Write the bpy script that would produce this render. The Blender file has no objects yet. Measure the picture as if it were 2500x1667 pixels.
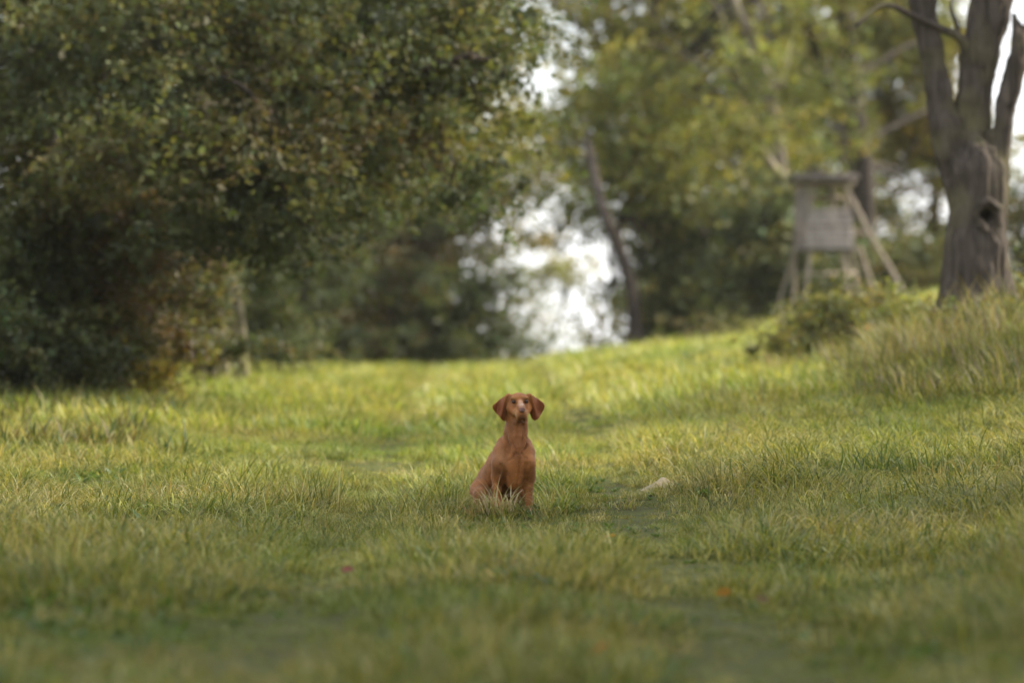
import bpy, math, random
import numpy as np
from mathutils import Vector

random.seed(7)
SC = bpy.context.scene
COL = SC.collection

# ------------------------------------------------------------------ camera
CAMZ = 1.03            # lens about a metre above the grass
FPX = 9375.0           # 135 mm on a 36 mm sensor, in pixels of the 2500 wide photograph
HORIZON = 860.0
DOG_D = 24.0
cam_d = bpy.data.cameras.new('camera')
cam = bpy.data.objects.new('camera', cam_d)
COL.objects.link(cam)
cam.location = (0, 0, CAMZ)
cam.rotation_euler = (math.radians(90), 0, 0)
cam_d.lens = 135
cam_d.sensor_width = 36
cam_d.shift_y = 26.5 / 2500
cam_d.clip_start = 0.5
cam_d.clip_end = 3000
cam_d.dof.use_dof = True
cam_d.dof.focus_distance = DOG_D - 0.08
cam_d.dof.aperture_fstop = 1.5
cam_d.dof.aperture_blades = 0
SC.camera = cam

# ------------------------------------------------------------------ sky, sun, exposure
SUN_EL, SUN_AZ = math.radians(38), math.radians(84)      # azimuth from +Y towards +X
sun_dir = Vector((math.cos(SUN_EL) * math.sin(SUN_AZ), math.cos(SUN_EL) * math.cos(SUN_AZ), math.sin(SUN_EL)))
world = bpy.data.worlds.new('World')
SC.world = world
world.use_nodes = True
wn, wl = world.node_tree.nodes, world.node_tree.links
wn.clear()
w_out = wn.new('ShaderNodeOutputWorld')
w_bg = wn.new('ShaderNodeBackground')
w_bg.inputs['Strength'].default_value = 0.12
w_sky = wn.new('ShaderNodeTexSky')
w_sky.sky_type = 'NISHITA'
w_sky.sun_disc = False
w_sky.sun_elevation = SUN_EL
w_sky.sun_rotation = SUN_AZ
w_sky.air_density = 1.0
w_sky.dust_density = 2.0
w_tc = wn.new('ShaderNodeTexCoord')
w_map = wn.new('ShaderNodeMapping')
w_map.inputs['Scale'].default_value = (1.0, 1.0, 3.2)
w_noise = wn.new('ShaderNodeTexNoise')
w_noise.inputs['Scale'].default_value = 3.0
w_noise.inputs['Detail'].default_value = 6
w_noise.inputs['Roughness'].default_value = 0.55
w_ramp = wn.new('ShaderNodeValToRGB')
w_ramp.color_ramp.elements[0].position = 0.30
w_ramp.color_ramp.elements[0].color = (0.35, 0.35, 0.35, 1)
w_ramp.color_ramp.elements[1].position = 0.62
w_ramp.color_ramp.elements[1].color = (0.95, 0.95, 0.95, 1)
w_mix = wn.new('ShaderNodeMixRGB')
w_mix.inputs['Color2'].default_value = (7.6, 7.7, 8.0, 1)     # thin bright cloud
wl.new(w_tc.outputs['Generated'], w_map.inputs['Vector'])
wl.new(w_map.outputs['Vector'], w_noise.inputs['Vector'])
wl.new(w_noise.outputs['Fac'], w_ramp.inputs['Fac'])
wl.new(w_ramp.outputs['Color'], w_mix.inputs['Fac'])
wl.new(w_sky.outputs['Color'], w_mix.inputs['Color1'])
wl.new(w_mix.outputs['Color'], w_bg.inputs['Color'])
wl.new(w_bg.outputs['Background'], w_out.inputs['Surface'])

sun_d = bpy.data.lights.new('sun', 'SUN')
sun_d.energy = 4.2
sun_d.angle = math.radians(4.0)
sun_d.color = (1.0, 0.92, 0.78)
sun = bpy.data.objects.new('sun', sun_d)
COL.objects.link(sun)
sun.location = (30, 20, 30)
sun.rotation_euler = sun_dir.to_track_quat('Z', 'Y').to_euler()

vs = SC.view_settings
vs.view_transform = 'Standard'
vs.look = 'None'
vs.gamma = 1
vs.use_curve_mapping = False
vs.exposure = 1.19
SC.cycles.max_bounces = 7
SC.cycles.transparent_max_bounces = 4
SC.cycles.use_denoising = True
SC.cycles.caustics_reflective = False
SC.cycles.caustics_refractive = False


# ------------------------------------------------------------------ helpers
def W(px, py, d):
    """a direction from the photograph, carried to the distance d of the thing"""
    return np.array([(px - 1250) / FPX * d, d, CAMZ + (HORIZON - py) / FPX * d])


def tag(o, label=None, cat=None, group=None, kind=None):
    if label: o['label'] = label
    if cat: o['category'] = cat
    if group: o['group'] = group
    if kind: o['kind'] = kind
    return o


def link(o, parent=None):
    COL.objects.link(o)
    if parent is not None:
        o.parent = parent
    return o


def empty(name, loc):
    o = bpy.data.objects.new(name, None)
    o.empty_display_size = 0.2
    o.location = [float(v) for v in loc]
    return link(o)


def mesh_np(name, verts, faces, mat=None, col=None, smooth=False):
    """verts (N,3); faces: list of (M,k) integer arrays; col (N,3) goes to the point colour 'col'"""
    me = bpy.data.meshes.new(name)
    verts = np.asarray(verts, dtype=np.float32)
    me.vertices.add(len(verts))
    me.vertices.foreach_set('co', verts.ravel())
    faces = [np.asarray(f, dtype=np.int32) for f in faces if len(f)]
    tot = np.concatenate([np.full(len(f), f.shape[1], dtype=np.int32) for f in faces])
    idx = np.concatenate([f.ravel() for f in faces])
    start = np.concatenate([[0], np.cumsum(tot)[:-1]]).astype(np.int32)
    me.loops.add(len(idx))
    me.loops.foreach_set('vertex_index', idx)
    me.polygons.add(len(tot))
    me.polygons.foreach_set('loop_start', start)
    me.polygons.foreach_set('loop_total', tot)
    if smooth:
        me.polygons.foreach_set('use_smooth', np.ones(len(tot), dtype=bool))
    if col is not None:
        a = me.attributes.new('col', 'FLOAT_COLOR', 'POINT')
        c4 = np.ones((len(verts), 4), dtype=np.float32)
        c4[:, :3] = col
        a.data.foreach_set('color', c4.ravel())
    me.update(calc_edges=True)
    if mat:
        me.materials.append(mat)
    return me


def obj(name, me, parent=None, origin=None):
    """link a mesh whose coordinates are world coordinates, shifted to origin"""
    o = bpy.data.objects.new(name, me)
    if parent is not None:
        origin = parent_world(parent)
        me.transform(matrix_shift(-origin))
    elif origin is not None:
        origin = np.asarray(origin, float)
        me.transform(matrix_shift(-origin))
        o.location = [float(v) for v in origin]
    return link(o, parent)


def matrix_shift(v):
    from mathutils import Matrix
    return Matrix.Translation([float(a) for a in v])


def parent_world(p):
    v = np.zeros(3)
    while p is not None:
        v += np.array(p.location)
        p = p.parent
    return v


def join_np(parts):
    """[(verts, [faces], col)] -> one"""
    V, F, C, n = [], {}, [], 0
    for v, fs, c in parts:
        V.append(v)
        C.append(c if c is not None else np.full((len(v), 3), 0.5))
        for f in fs:
            F.setdefault(f.shape[1], []).append(f + n)
        n += len(v)
    return np.concatenate(V), [np.concatenate(f) for f in F.values()], np.concatenate(C)


def tube(pts, radii, sides=10, wob=0.0, rng=None, cap=True):
    pts = np.asarray(pts, float)
    radii = np.asarray(radii, float)
    n = len(pts)
    t = np.gradient(pts, axis=0)
    t /= np.linalg.norm(t, axis=1)[:, None] + 1e-9
    ref = np.array([0.31, 0.17, 0.94]) if abs(t[:, 2]).mean() < 0.8 else np.array([0.9, 0.37, 0.1])
    a = np.cross(t, ref); a /= np.linalg.norm(a, axis=1)[:, None]
    b = np.cross(t, a)
    th = np.linspace(0, 2 * np.pi, sides, endpoint=False)
    r = radii[:, None] * np.ones((1, sides))
    if wob and rng is not None:
        r = r * (1 + wob * rng.standard_normal((n, sides)) * 0.5 + wob * np.sin(3 * th + rng.random() * 6)[None])
    v = pts[:, None] + a[:, None] * (np.cos(th)[None, :, None] * r[..., None]) + b[:, None] * (np.sin(th)[None, :, None] * r[..., None])
    v = v.reshape(-1, 3)
    i = np.arange(n - 1)[:, None] * sides
    j = np.arange(sides)[None]
    k = (j + 1) % sides
    f = np.stack([i + j, i + k, i + sides + k, i + sides + j], -1).reshape(-1, 4)
    fs = [f]
    if cap:
        v = np.concatenate([v, pts[:1], pts[-1:]])
        c0, c1 = len(v) - 2, len(v) - 1
        jj, kk = np.arange(sides), (np.arange(sides) + 1) % sides
        e = (n - 1) * sides
        fs.append(np.concatenate([np.stack([np.full(sides, c0), kk, jj], -1), np.stack([np.full(sides, c1), e + jj, e + kk], -1)]))
    return v, fs


def smooth_path(ctrl, n=14):
    """Catmull-Rom through control points, each a row of any width"""
    c = np.asarray(ctrl, float)
    if len(c) == 2:
        return c[0] + (c[1] - c[0]) * np.linspace(0, 1, n)[:, None]
    p = np.vstack([2 * c[0] - c[1], c, 2 * c[-1] - c[-2]])
    out = []
    seg = max(2, n // (len(c) - 1))
    for i in range(1, len(p) - 2):
        for s in np.linspace(0, 1, seg, endpoint=False):
            a, b, d, e = p[i - 1], p[i], p[i + 1], p[i + 2]
            out.append(0.5 * (2 * b + (d - a) * s + (2 * a - 5 * b + 4 * d - e) * s * s + (-a + 3 * b - 3 * d + e) * s ** 3))
    out.append(c[-1])
    return np.array(out)


def box_np(cx, cy, cz, sx, sy, sz, ax=None):
    """a bevelled box; ax = 3x3 rows of axes"""
    bv = min(sx, sy, sz) * 0.12
    v, hx, hy, hz = [], sx / 2, sy / 2, sz / 2
    for x in (-1, 1):
        for y in (-1, 1):
            for z in (-1, 1):
                v += [[x * (hx - bv), y * (hy - bv), z * hz], [x * (hx - bv), y * hy, z * (hz - bv)], [x * hx, y * (hy - bv), z * (hz - bv)]]
    v = np.array(v)
    import bmesh
    bm = bmesh.new()
    for p in v: bm.verts.new(p)
    r = bmesh.ops.convex_hull(bm, input=bm.verts)
    bm.verts.index_update()
    vv = np.array([list(p.co) for p in bm.verts])
    ff = np.array([[q.index for q in f.verts] for f in bm.faces])
    bm.free()
    if ax is not None:
        vv = vv @ np.asarray(ax)
    return vv + np.array([cx, cy, cz]), [ff]


def beam(p, q, wx, wy, side=(0, 1, 0)):
    p, q = np.asarray(p, float), np.asarray(q, float)
    z = q - p; L = np.linalg.norm(z); z /= L
    y = np.asarray(side, float); y = y - z * (y @ z); y /= np.linalg.norm(y)
    x = np.cross(y, z)
    c = (p + q) / 2
    return box_np(c[0], c[1], c[2], wx, wy, L, np.stack([x, y, z]))


# value noise for displacement and patches
_NR = np.random.default_rng(3)
_LAT = _NR.random((32, 32, 32)).astype(np.float32)


def vnoise(p):
    p = np.asarray(p, np.float32)
    i = np.floor(p).astype(int)
    f = p - i
    f = f * f * (3 - 2 * f)
    i0, i1 = i % 32, (i + 1) % 32
    def L(a, b, c): return _LAT[a[:, 0], b[:, 1], c[:, 2]]
    x00 = L(i0, i0, i0) * (1 - f[:, 0]) + L(i1, i0, i0) * f[:, 0]
    x10 = L(i0, i1, i0) * (1 - f[:, 0]) + L(i1, i1, i0) * f[:, 0]
    x01 = L(i0, i0, i1) * (1 - f[:, 0]) + L(i1, i0, i1) * f[:, 0]
    x11 = L(i0, i1, i1) * (1 - f[:, 0]) + L(i1, i1, i1) * f[:, 0]
    y0 = x00 * (1 - f[:, 1]) + x10 * f[:, 1]
    y1 = x01 * (1 - f[:, 1]) + x11 * f[:, 1]
    return y0 * (1 - f[:, 2]) + y1 * f[:, 2]


# ------------------------------------------------------------------ signed-distance modelling (dog, old trunk)
class Field:
    def __init__(s, lo, hi, h):
        s.lo, s.h = np.array(lo, float), h
        s.n = np.ceil((np.array(hi) - s.lo) / h).astype(int) + 1
        s.d = np.full(tuple(s.n), 1.0, np.float32)

    def _box(s, lo, hi):
        a = np.clip(np.floor((np.array(lo) - s.lo) / s.h).astype(int), 0, s.n)
        b = np.clip(np.ceil((np.array(hi) - s.lo) / s.h).astype(int) + 1, 0, s.n)
        sl = tuple(slice(int(x), int(y)) for x, y in zip(a, b))
        g = [s.lo[i] + s.h * np.arange(a[i], b[i], dtype=np.float32) for i in range(3)]
        X = np.stack(np.meshgrid(*[q.astype(np.float32) for q in g], indexing='ij'), -1)
        return sl, X

    def blend(s, sl, e, k):
        d = s.d[sl]
        if k <= 0:
            s.d[sl] = np.minimum(d, e)
        else:
            h = np.maximum(k - np.abs(d - e), 0) / k
            s.d[sl] = np.minimum(d, e) - h * h * k * 0.25

    def carve(s, sl, e, k):
        d = s.d[sl]
        h = np.maximum(k - np.abs(d + e), 0) / k
        s.d[sl] = np.maximum(d, -e) + h * h * k * 0.25

    def cone(s, a, ra, b, rb, k=0.02, sub=False, sq=None):
        a, b = np.array(a, float), np.array(b, float)
        m = max(ra, rb) + k + 3 * s.h
        sl, X = s._box(np.minimum(a, b) - m, np.maximum(a, b) + m)
        if X.size == 0: return
        ba = b - a
        t = np.clip(((X - a.astype(np.float32)) @ ba.astype(np.float32)) / float(ba @ ba), 0, 1)
        e = np.linalg.norm(X - (a + 0).astype(np.float32) - t[..., None] * ba.astype(np.float32), axis=-1) - (ra + (rb - ra) * t)
        (s.carve if sub else s.blend)(sl, e.astype(np.float32), k)

    def chain(s, pts, k=0.02):
        for (a, ra), (b, rb) in zip(pts[:-1], pts[1:]):
            s.cone(a, ra, b, rb, k)

    def ell(s, c, r, k=0.02, rot=None, sub=False):
        c, r = np.array(c, np.float32), np.array(r, np.float32)
        m = float(r.max()) + k + 3 * s.h
        sl, X = s._box(c - m, c + m)
        if X.size == 0: return
        q = X - c
        if rot is not None:
            q = q @ np.asarray(rot, np.float32).T
        k0 = np.linalg.norm(q / r, axis=-1)
        k1 = np.linalg.norm(q / (r * r), axis=-1)
        e = k0 * (k0 - 1) / np.maximum(k1, 1e-6)
        (s.carve if sub else s.blend)(sl, e.astype(np.float32), k)

    def flap(s, poly, yfun, t, k):
        """thin sheet: polygon in x,z, its middle at y = yfun(x,z), half thickness t"""
        P = np.array(poly, float)
        m = k + 3 * s.h
        sl, X = s._box([P[:, 0].min() - m, -0.25, P[:, 1].min() - m], [P[:, 0].max() + m, 0.25, P[:, 1].max() + m])
        xz = X[:, 0, :, :][..., [0, 2]].astype(float)
        d = np.full(xz.shape[:2], 1e9)
        sgn = np.ones(xz.shape[:2])
        for i in range(len(P)):
            a, b = P[i], P[i - 1]
            e = b - a
            w = xz - a
            q = w - e * np.clip((w @ e) / (e @ e), 0, 1)[..., None]
            d = np.minimum(d, (q ** 2).sum(-1))
            c1 = xz[..., 1] >= a[1]; c2 = xz[..., 1] < b[1]; c3 = e[0] * w[..., 1] > e[1] * w[..., 0]
            flip = (c1 & c2 & c3) | (~c1 & ~c2 & ~c3)
            sgn = np.where(flip, -sgn, sgn)
        d2 = (sgn * np.sqrt(d)) + t
        yc = yfun(xz[..., 0], xz[..., 1])
        dy = np.abs(X[..., 1] - yc[:, None, :]) - 0.0
        e = np.sqrt(np.maximum(d2, 0)[:, None, :] ** 2 + dy ** 2) - t
        s.blend(sl, e.astype(np.float32), k)

    def surface(s):
        d = s.d
        ins = d < 0
        cell = np.zeros(tuple(s.n - 1), np.int8)
        acc = np.zeros(tuple(s.n - 1) + (3,), np.float32)
        cnt = np.zeros(tuple(s.n - 1), np.float32)
        n = s.n
        offs = [(i, j, k) for i in (0, 1) for j in (0, 1) for k in (0, 1)]
        def sub(A, o): return A[o[0]:n[0] - 1 + o[0], o[1]:n[1] - 1 + o[1], o[2]:n[2] - 1 + o[2]]
        for o in offs:
            cell += sub(ins, o)
        act = (cell > 0) & (cell < 8)
        for ax in range(3):
            for o in offs:
                if o[ax]: continue
                o2 = list(o); o2[ax] = 1
                a, b = sub(d, o)[act], sub(d, o2)[act]
                cross = (a < 0) != (b < 0)
                t = np.where(cross, a / np.where(cross, a - b, 1), 0)
                p = np.tile(np.array(o, np.float32), (len(a), 1))
                p[:, ax] = t
                tmp = acc[act]; tmp += p * cross[:, None]; acc[act] = tmp
                tc = cnt[act]; tc += cross; cnt[act] = tc
        idx = np.full(tuple(n - 1), -1, np.int32)
        ijk = np.argwhere(act)
        idx[act] = np.arange(len(ijk))
        V = (ijk + acc[act] / cnt[act][:, None]) * s.h + s.lo
        F = []
        for ax in range(3):
            u, v = (ax + 1) % 3, (ax + 2) % 3
            a = [slice(1, n[i] - 1) for i in range(3)]; b = list(a)
            a[ax] = slice(0, n[ax] - 1); b[ax] = slice(1, n[ax])
            A, B = ins[tuple(a)], ins[tuple(b)]
            base = np.array([1, 1, 1]); base[ax] = 0
            for flip, msk in ((False, A & ~B), (True, ~A & B)):
                c = np.argwhere(msk) + base
                if not len(c): continue
                def g(du, dv):
                    q = c.copy(); q[:, u] += du; q[:, v] += dv
                    return idx[q[:, 0], q[:, 1], q[:, 2]]
                q = np.stack([g(-1, -1), g(0, -1), g(0, 0), g(-1, 0)], -1)
                if flip: q = q[:, ::-1]
                q = q[(q >= 0).all(1)]
                F.append(q)
        F = np.concatenate(F)
        return V, F


def relax(V, F, it=3, lam=0.5):
    e = np.concatenate([F[:, [0, 1]], F[:, [1, 2]], F[:, [2, 3]], F[:, [3, 0]]])
    for _ in range(it):
        s = np.zeros_like(V); c = np.zeros(len(V))
        for k in range(3):
            s[:, k] = np.bincount(e[:, 0], V[e[:, 1], k], len(V)) + np.bincount(e[:, 1], V[e[:, 0], k], len(V))
        c = np.bincount(e[:, 0], minlength=len(V)) + np.bincount(e[:, 1], minlength=len(V))
        V = V + lam * (s / np.maximum(c, 1)[:, None] - V)
    return V


# ------------------------------------------------------------------ materials
def newmat(name):
    m = bpy.data.materials.new(name)
    m.use_nodes = True
    n = m.node_tree.nodes
    n.clear()
    return m, n, m.node_tree.links


def leaf_material(name, trans=0.45, gain=1.0, rough=0.5, spec=0.3, inst=False):
    """leaf or blade: diffuse and some gloss on top, light passing through; colour from the point colour"""
    m, n, l = newmat(name)
    out = n.new('ShaderNodeOutputMaterial')
    at = n.new('ShaderNodeAttribute'); at.attribute_name = 'col'
    colour = at.outputs['Color']
    if inst:
        oi = n.new('ShaderNodeObjectInfo')
        nz = n.new('ShaderNodeTexNoise'); nz.inputs['Scale'].default_value = 0.55; nz.inputs['Detail'].default_value = 3
        l.new(oi.outputs['Location'], nz.inputs['Vector'])
        mr = n.new('ShaderNodeMapRange'); mr.inputs['From Min'].default_value = 0.32; mr.inputs['From Max'].default_value = 0.68
        l.new(nz.outputs['Fac'], mr.inputs['Value'])
        rp = n.new('ShaderNodeValToRGB')
        rp.color_ramp.elements[0].color = (0.72, 0.92, 0.62, 1)
        rp.color_ramp.elements[1].color = (1.20, 1.14, 1.05, 1)
        l.new(mr.outputs['Result'], rp.inputs['Fac'])
        mx = n.new('ShaderNodeMixRGB'); mx.blend_type = 'MULTIPLY'; mx.inputs['Fac'].default_value = 1
        l.new(colour, mx.inputs['Color1']); l.new(rp.outputs['Color'], mx.inputs['Color2'])
        hv = n.new('ShaderNodeHueSaturation')
        vr = n.new('ShaderNodeMapRange'); vr.inputs['To Min'].default_value = 0.75 * gain; vr.inputs['To Max'].default_value = 1.3 * gain
        l.new(oi.outputs['Random'], vr.inputs['Value']); l.new(vr.outputs['Result'], hv.inputs['Value'])
        l.new(mx.outputs['Color'], hv.inputs['Color'])
        colour = hv.outputs['Color']
    p = n.new('ShaderNodeBsdfPrincipled')
    p.inputs['Roughness'].default_value = rough
    p.inputs['Specular IOR Level'].default_value = spec
    t = n.new('ShaderNodeBsdfTranslucent')
    tc = n.new('ShaderNodeMixRGB'); tc.blend_type = 'MULTIPLY'; tc.inputs['Fac'].default_value = 1
    tc.inputs['Color2'].default_value = (1.25, 1.12, 0.55, 1)
    l.new(colour, p.inputs['Base Color']); l.new(colour, tc.inputs['Color1']); l.new(tc.outputs['Color'], t.inputs['Color'])
    mix = n.new('ShaderNodeMixShader'); mix.inputs['Fac'].default_value = trans
    l.new(p.outputs['BSDF'], mix.inputs[1]); l.new(t.outputs['BSDF'], mix.inputs[2]); l.new(mix.outputs['Shader'], out.inputs['Surface'])
    return m


def bark_material(name, c0, c1, scale=9.0, moss=None, bump=0.6):
    m, n, l = newmat(name)
    out = n.new('ShaderNodeOutputMaterial')
    tc = n.new('ShaderNodeTexCoord')
    mp = n.new('ShaderNodeMapping'); mp.inputs['Scale'].default_value = (scale, scale, scale * 0.16)
    l.new(tc.outputs['Object'], mp.inputs['Vector'])
    nz = n.new('ShaderNodeTexNoise'); nz.inputs['Scale'].default_value = 1; nz.inputs['Detail'].default_value = 8; nz.inputs['Roughness'].default_value = 0.65
    l.new(mp.outputs['Vector'], nz.inputs['Vector'])
    rp = n.new('ShaderNodeValToRGB')
    rp.color_ramp.elements[0].position = 0.32; rp.color_ramp.elements[0].color = (*c0, 1)
    rp.color_ramp.elements[1].position = 0.7; rp.color_ramp.elements[1].color = (*c1, 1)
    l.new(nz.outputs['Fac'], rp.inputs['Fac'])
    colour = rp.outputs['Color']
    if moss:
        n2 = n.new('ShaderNodeTexNoise'); n2.inputs['Scale'].default_value = 1.7; n2.inputs['Detail'].default_value = 5
        l.new(tc.outputs['Object'], n2.inputs['Vector'])
        r2 = n.new('ShaderNodeValToRGB'); r2.color_ramp.elements[0].position = 0.5; r2.color_ramp.elements[1].position = 0.68
        l.new(n2.outputs['Fac'], r2.inputs['Fac'])
        mx = n.new('ShaderNodeMixRGB'); mx.inputs['Color2'].default_value = (*moss, 1)
        l.new(r2.outputs['Color'], mx.inputs['Fac']); l.new(colour, mx.inputs['Color1'])
        colour = mx.outputs['Color']
    p = n.new('ShaderNodeBsdfPrincipled'); p.inputs['Roughness'].default_value = 0.9; p.inputs['Specular IOR Level'].default_value = 0.15
    bp = n.new('ShaderNodeBump'); bp.inputs['Strength'].default_value = bump; bp.inputs['Distance'].default_value = 0.03
    l.new(nz.outputs['Fac'], bp.inputs['Height']); l.new(bp.outputs['Normal'], p.inputs['Normal'])
    l.new(colour, p.inputs['Base Color']); l.new(p.outputs['BSDF'], out.inputs['Surface'])
    return m


M_LEAF = leaf_material('leaf', 0.45, rough=0.55, spec=0.3)
M_GRASS = leaf_material('grass_blade', 0.45, inst=True, rough=0.45, spec=0.22)
M_TUFT = leaf_material('tuft_blade', 0.4, rough=0.5, spec=0.18)
M_BARK = bark_material('oak_bark', (0.022, 0.018, 0.015), (0.085, 0.068, 0.056), 9, bump=0.9)
M_BARK_MOSS = bark_material('mossy_bark', (0.055, 0.046, 0.032), (0.22, 0.19, 0.125), 8, moss=(0.24, 0.23, 0.07))
M_DEAD = bark_material('bare_dead_wood', (0.15, 0.125, 0.095), (0.34, 0.29, 0.22), 7, moss=(0.34, 0.32, 0.08), bump=0.4)
M_WOOD = bark_material('weathered_wood', (0.17, 0.145, 0.13), (0.42, 0.37, 0.335), 14, bump=0.35)
M_POLE = bark_material('pole_wood', (0.18, 0.145, 0.11), (0.38, 0.32, 0.25), 14, bump=0.35)
M_ROOF = bark_material('roof_felt', (0.09, 0.075, 0.065), (0.19, 0.165, 0.15), 10, bump=0.3)


def ground_material():
    m, n, l = newmat('meadow_soil')
    out = n.new('ShaderNodeOutputMaterial')
    tc = n.new('ShaderNodeTexCoord')
    nz = n.new('ShaderNodeTexNoise'); nz.inputs['Scale'].default_value = 2.2; nz.inputs['Detail'].default_value = 8; nz.inputs['Roughness'].default_value = 0.7
    l.new(tc.outputs['Object'], nz.inputs['Vector'])
    rp = n.new('ShaderNodeValToRGB')
    e = rp.color_ramp.elements
    e[0].position = 0.3; e[0].color = (0.055, 0.05, 0.022, 1)
    e[1].position = 0.7; e[1].color = (0.12, 0.12, 0.035, 1)
    q = e.new(0.52); q.color = (0.075, 0.085, 0.025, 1)
    l.new(nz.outputs['Fac'], rp.inputs['Fac'])
    p = n.new('ShaderNodeBsdfPrincipled'); p.inputs['Roughness'].default_value = 0.95; p.inputs['Specular IOR Level'].default_value = 0.1
    n3 = n.new('ShaderNodeTexNoise'); n3.inputs['Scale'].default_value = 45; n3.inputs['Detail'].default_value = 5
    l.new(tc.outputs['Object'], n3.inputs['Vector'])
    bp = n.new('ShaderNodeBump'); bp.inputs['Strength'].default_value = 0.8; bp.inputs['Distance'].default_value = 0.05
    l.new(n3.outputs['Fac'], bp.inputs['Height']); l.new(bp.outputs['Normal'], p.inputs['Normal'])
    l.new(rp.outputs['Color'], p.inputs['Base Color']); l.new(p.outputs['BSDF'], out.inputs['Surface'])
    return m


# ------------------------------------------------------------------ terrain
CTRL = [  # photo x, photo y, distance
    (1250, 1667, 11.97), (300, 1667, 11.97), (2300, 1660, 11.97), (1250, 1400, 17.9), (100, 1400, 17.9), (2450, 1390, 17.9),
    (1264, 1263, 24), (700, 1262, 24), (100, 1255, 24), (1900, 1240, 24), (2450, 1215, 24),
    (1250, 1130, 30), (700, 1128, 30), (100, 1100, 30.5), (1500, 1100, 30), (1900, 1110, 27.5), (2400, 1080, 27.5),
    (1900, 1005, 33), (2400, 945, 33), (2400, 775, 38.5), (2050, 885, 44), (2450, 720, 50),
    (1500, 1000, 38), (1250, 1012, 40), (700, 1015, 40), (225, 985, 40), (-200, 985, 40),
    (1500, 915, 49), (1250, 930, 55), (700, 945, 52), (200, 930, 52), (1800, 852, 56), (1600, 860, 64), (1420, 870, 66),
    (1250, 900, 70), (1000, 900, 78), (700, 898, 76), (200, 898, 76), (2000, 775, 75), (2400, 720, 75), (1750, 830, 80),
    (1400, 895, 90), (1250, 895, 110), (700, 895, 110), (1800, 850, 110), (2400, 780, 110), (200, 880, 110),
]
_c = np.array([[(px - 1250) / FPX * 8, math.log(d), CAMZ + (HORIZON - py) / FPX * d] for px, py, d in CTRL])


def _tps(r2): return 0.5 * r2 * np.log(r2 + 1e-9)


_n = len(_c)
_K = _tps(((_c[:, None, :2] - _c[None, :, :2]) ** 2).sum(-1)) + np.eye(_n) * 0.012
_Pm = np.c_[np.ones(_n), _c[:, :2]]
_S = np.linalg.solve(np.block([[_K, _Pm], [_Pm.T, np.zeros((3, 3))]]), np.r_[_c[:, 2], 0, 0, 0])


def ground_z(x, y, rough=True):
    x, y = np.atleast_1d(np.asarray(x, float)), np.atleast_1d(np.asarray(y, float))
    d = np.clip(y, 11, 110)
    u = np.clip(x / np.maximum(y, 11), -0.15, 0.16) * 8
    v = np.log(d)
    z = np.zeros_like(u)
    for k in range(0, len(u), 20000):
        s = slice(k, k + 20000)
        r2 = (u[s, None] - _c[None, :, 0]) ** 2 + (v[s, None] - _c[None, :, 1]) ** 2
        z[s] = _tps(r2) @ _S[:_n] + _S[_n] + _S[_n + 1] * u[s] + _S[_n + 2] * v[s]
    far = np.clip((y - 110) / 200, 0, 1)
    z = z * (1 - far) + 0.4 * far
    if rough:
        z = z + 0.05 * (vnoise(np.c_[x * 0.9, y * 0.9, 0 * x]) - 0.5) + 0.035 * (vnoise(np.c_[x * 2.7 + 9, y * 2.7, 0 * x]) - 0.5)
    return z


def gz(x, y): return float(ground_z(x, y)[0])


def on_ground(px, d):
    x = (px - 1250) / FPX * d
    return np.array([x, d, gz(x, d)])


def make_ground():
    ys = np.concatenate([np.linspace(-60, 6, 12), np.arange(7, 46, 0.22), np.arange(46, 115, 0.7), np.geomspace(116, 1500, 26)])
    xs = np.concatenate([-np.geomspace(1200, 17, 18), np.arange(-16, 16.01, 0.28), np.geomspace(17, 1200, 18)])
    X, Y = np.meshgrid(xs, ys)
    Z = ground_z(X.ravel(), Y.ravel())
    V = np.c_[X.ravel(), Y.ravel(), Z]
    nx, ny = len(xs), len(ys)
    i, j = np.meshgrid(np.arange(nx - 1), np.arange(ny - 1))
    a = (j * nx + i).ravel()
    F = np.stack([a, a + 1, a + nx + 1, a + nx], -1)
    o = obj('ground', mesh_np('ground', V, [F], ground_material(), smooth=True))
    tag(o, 'rough meadow ground rising to a grassy bank', kind='structure')


make_ground()


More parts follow.
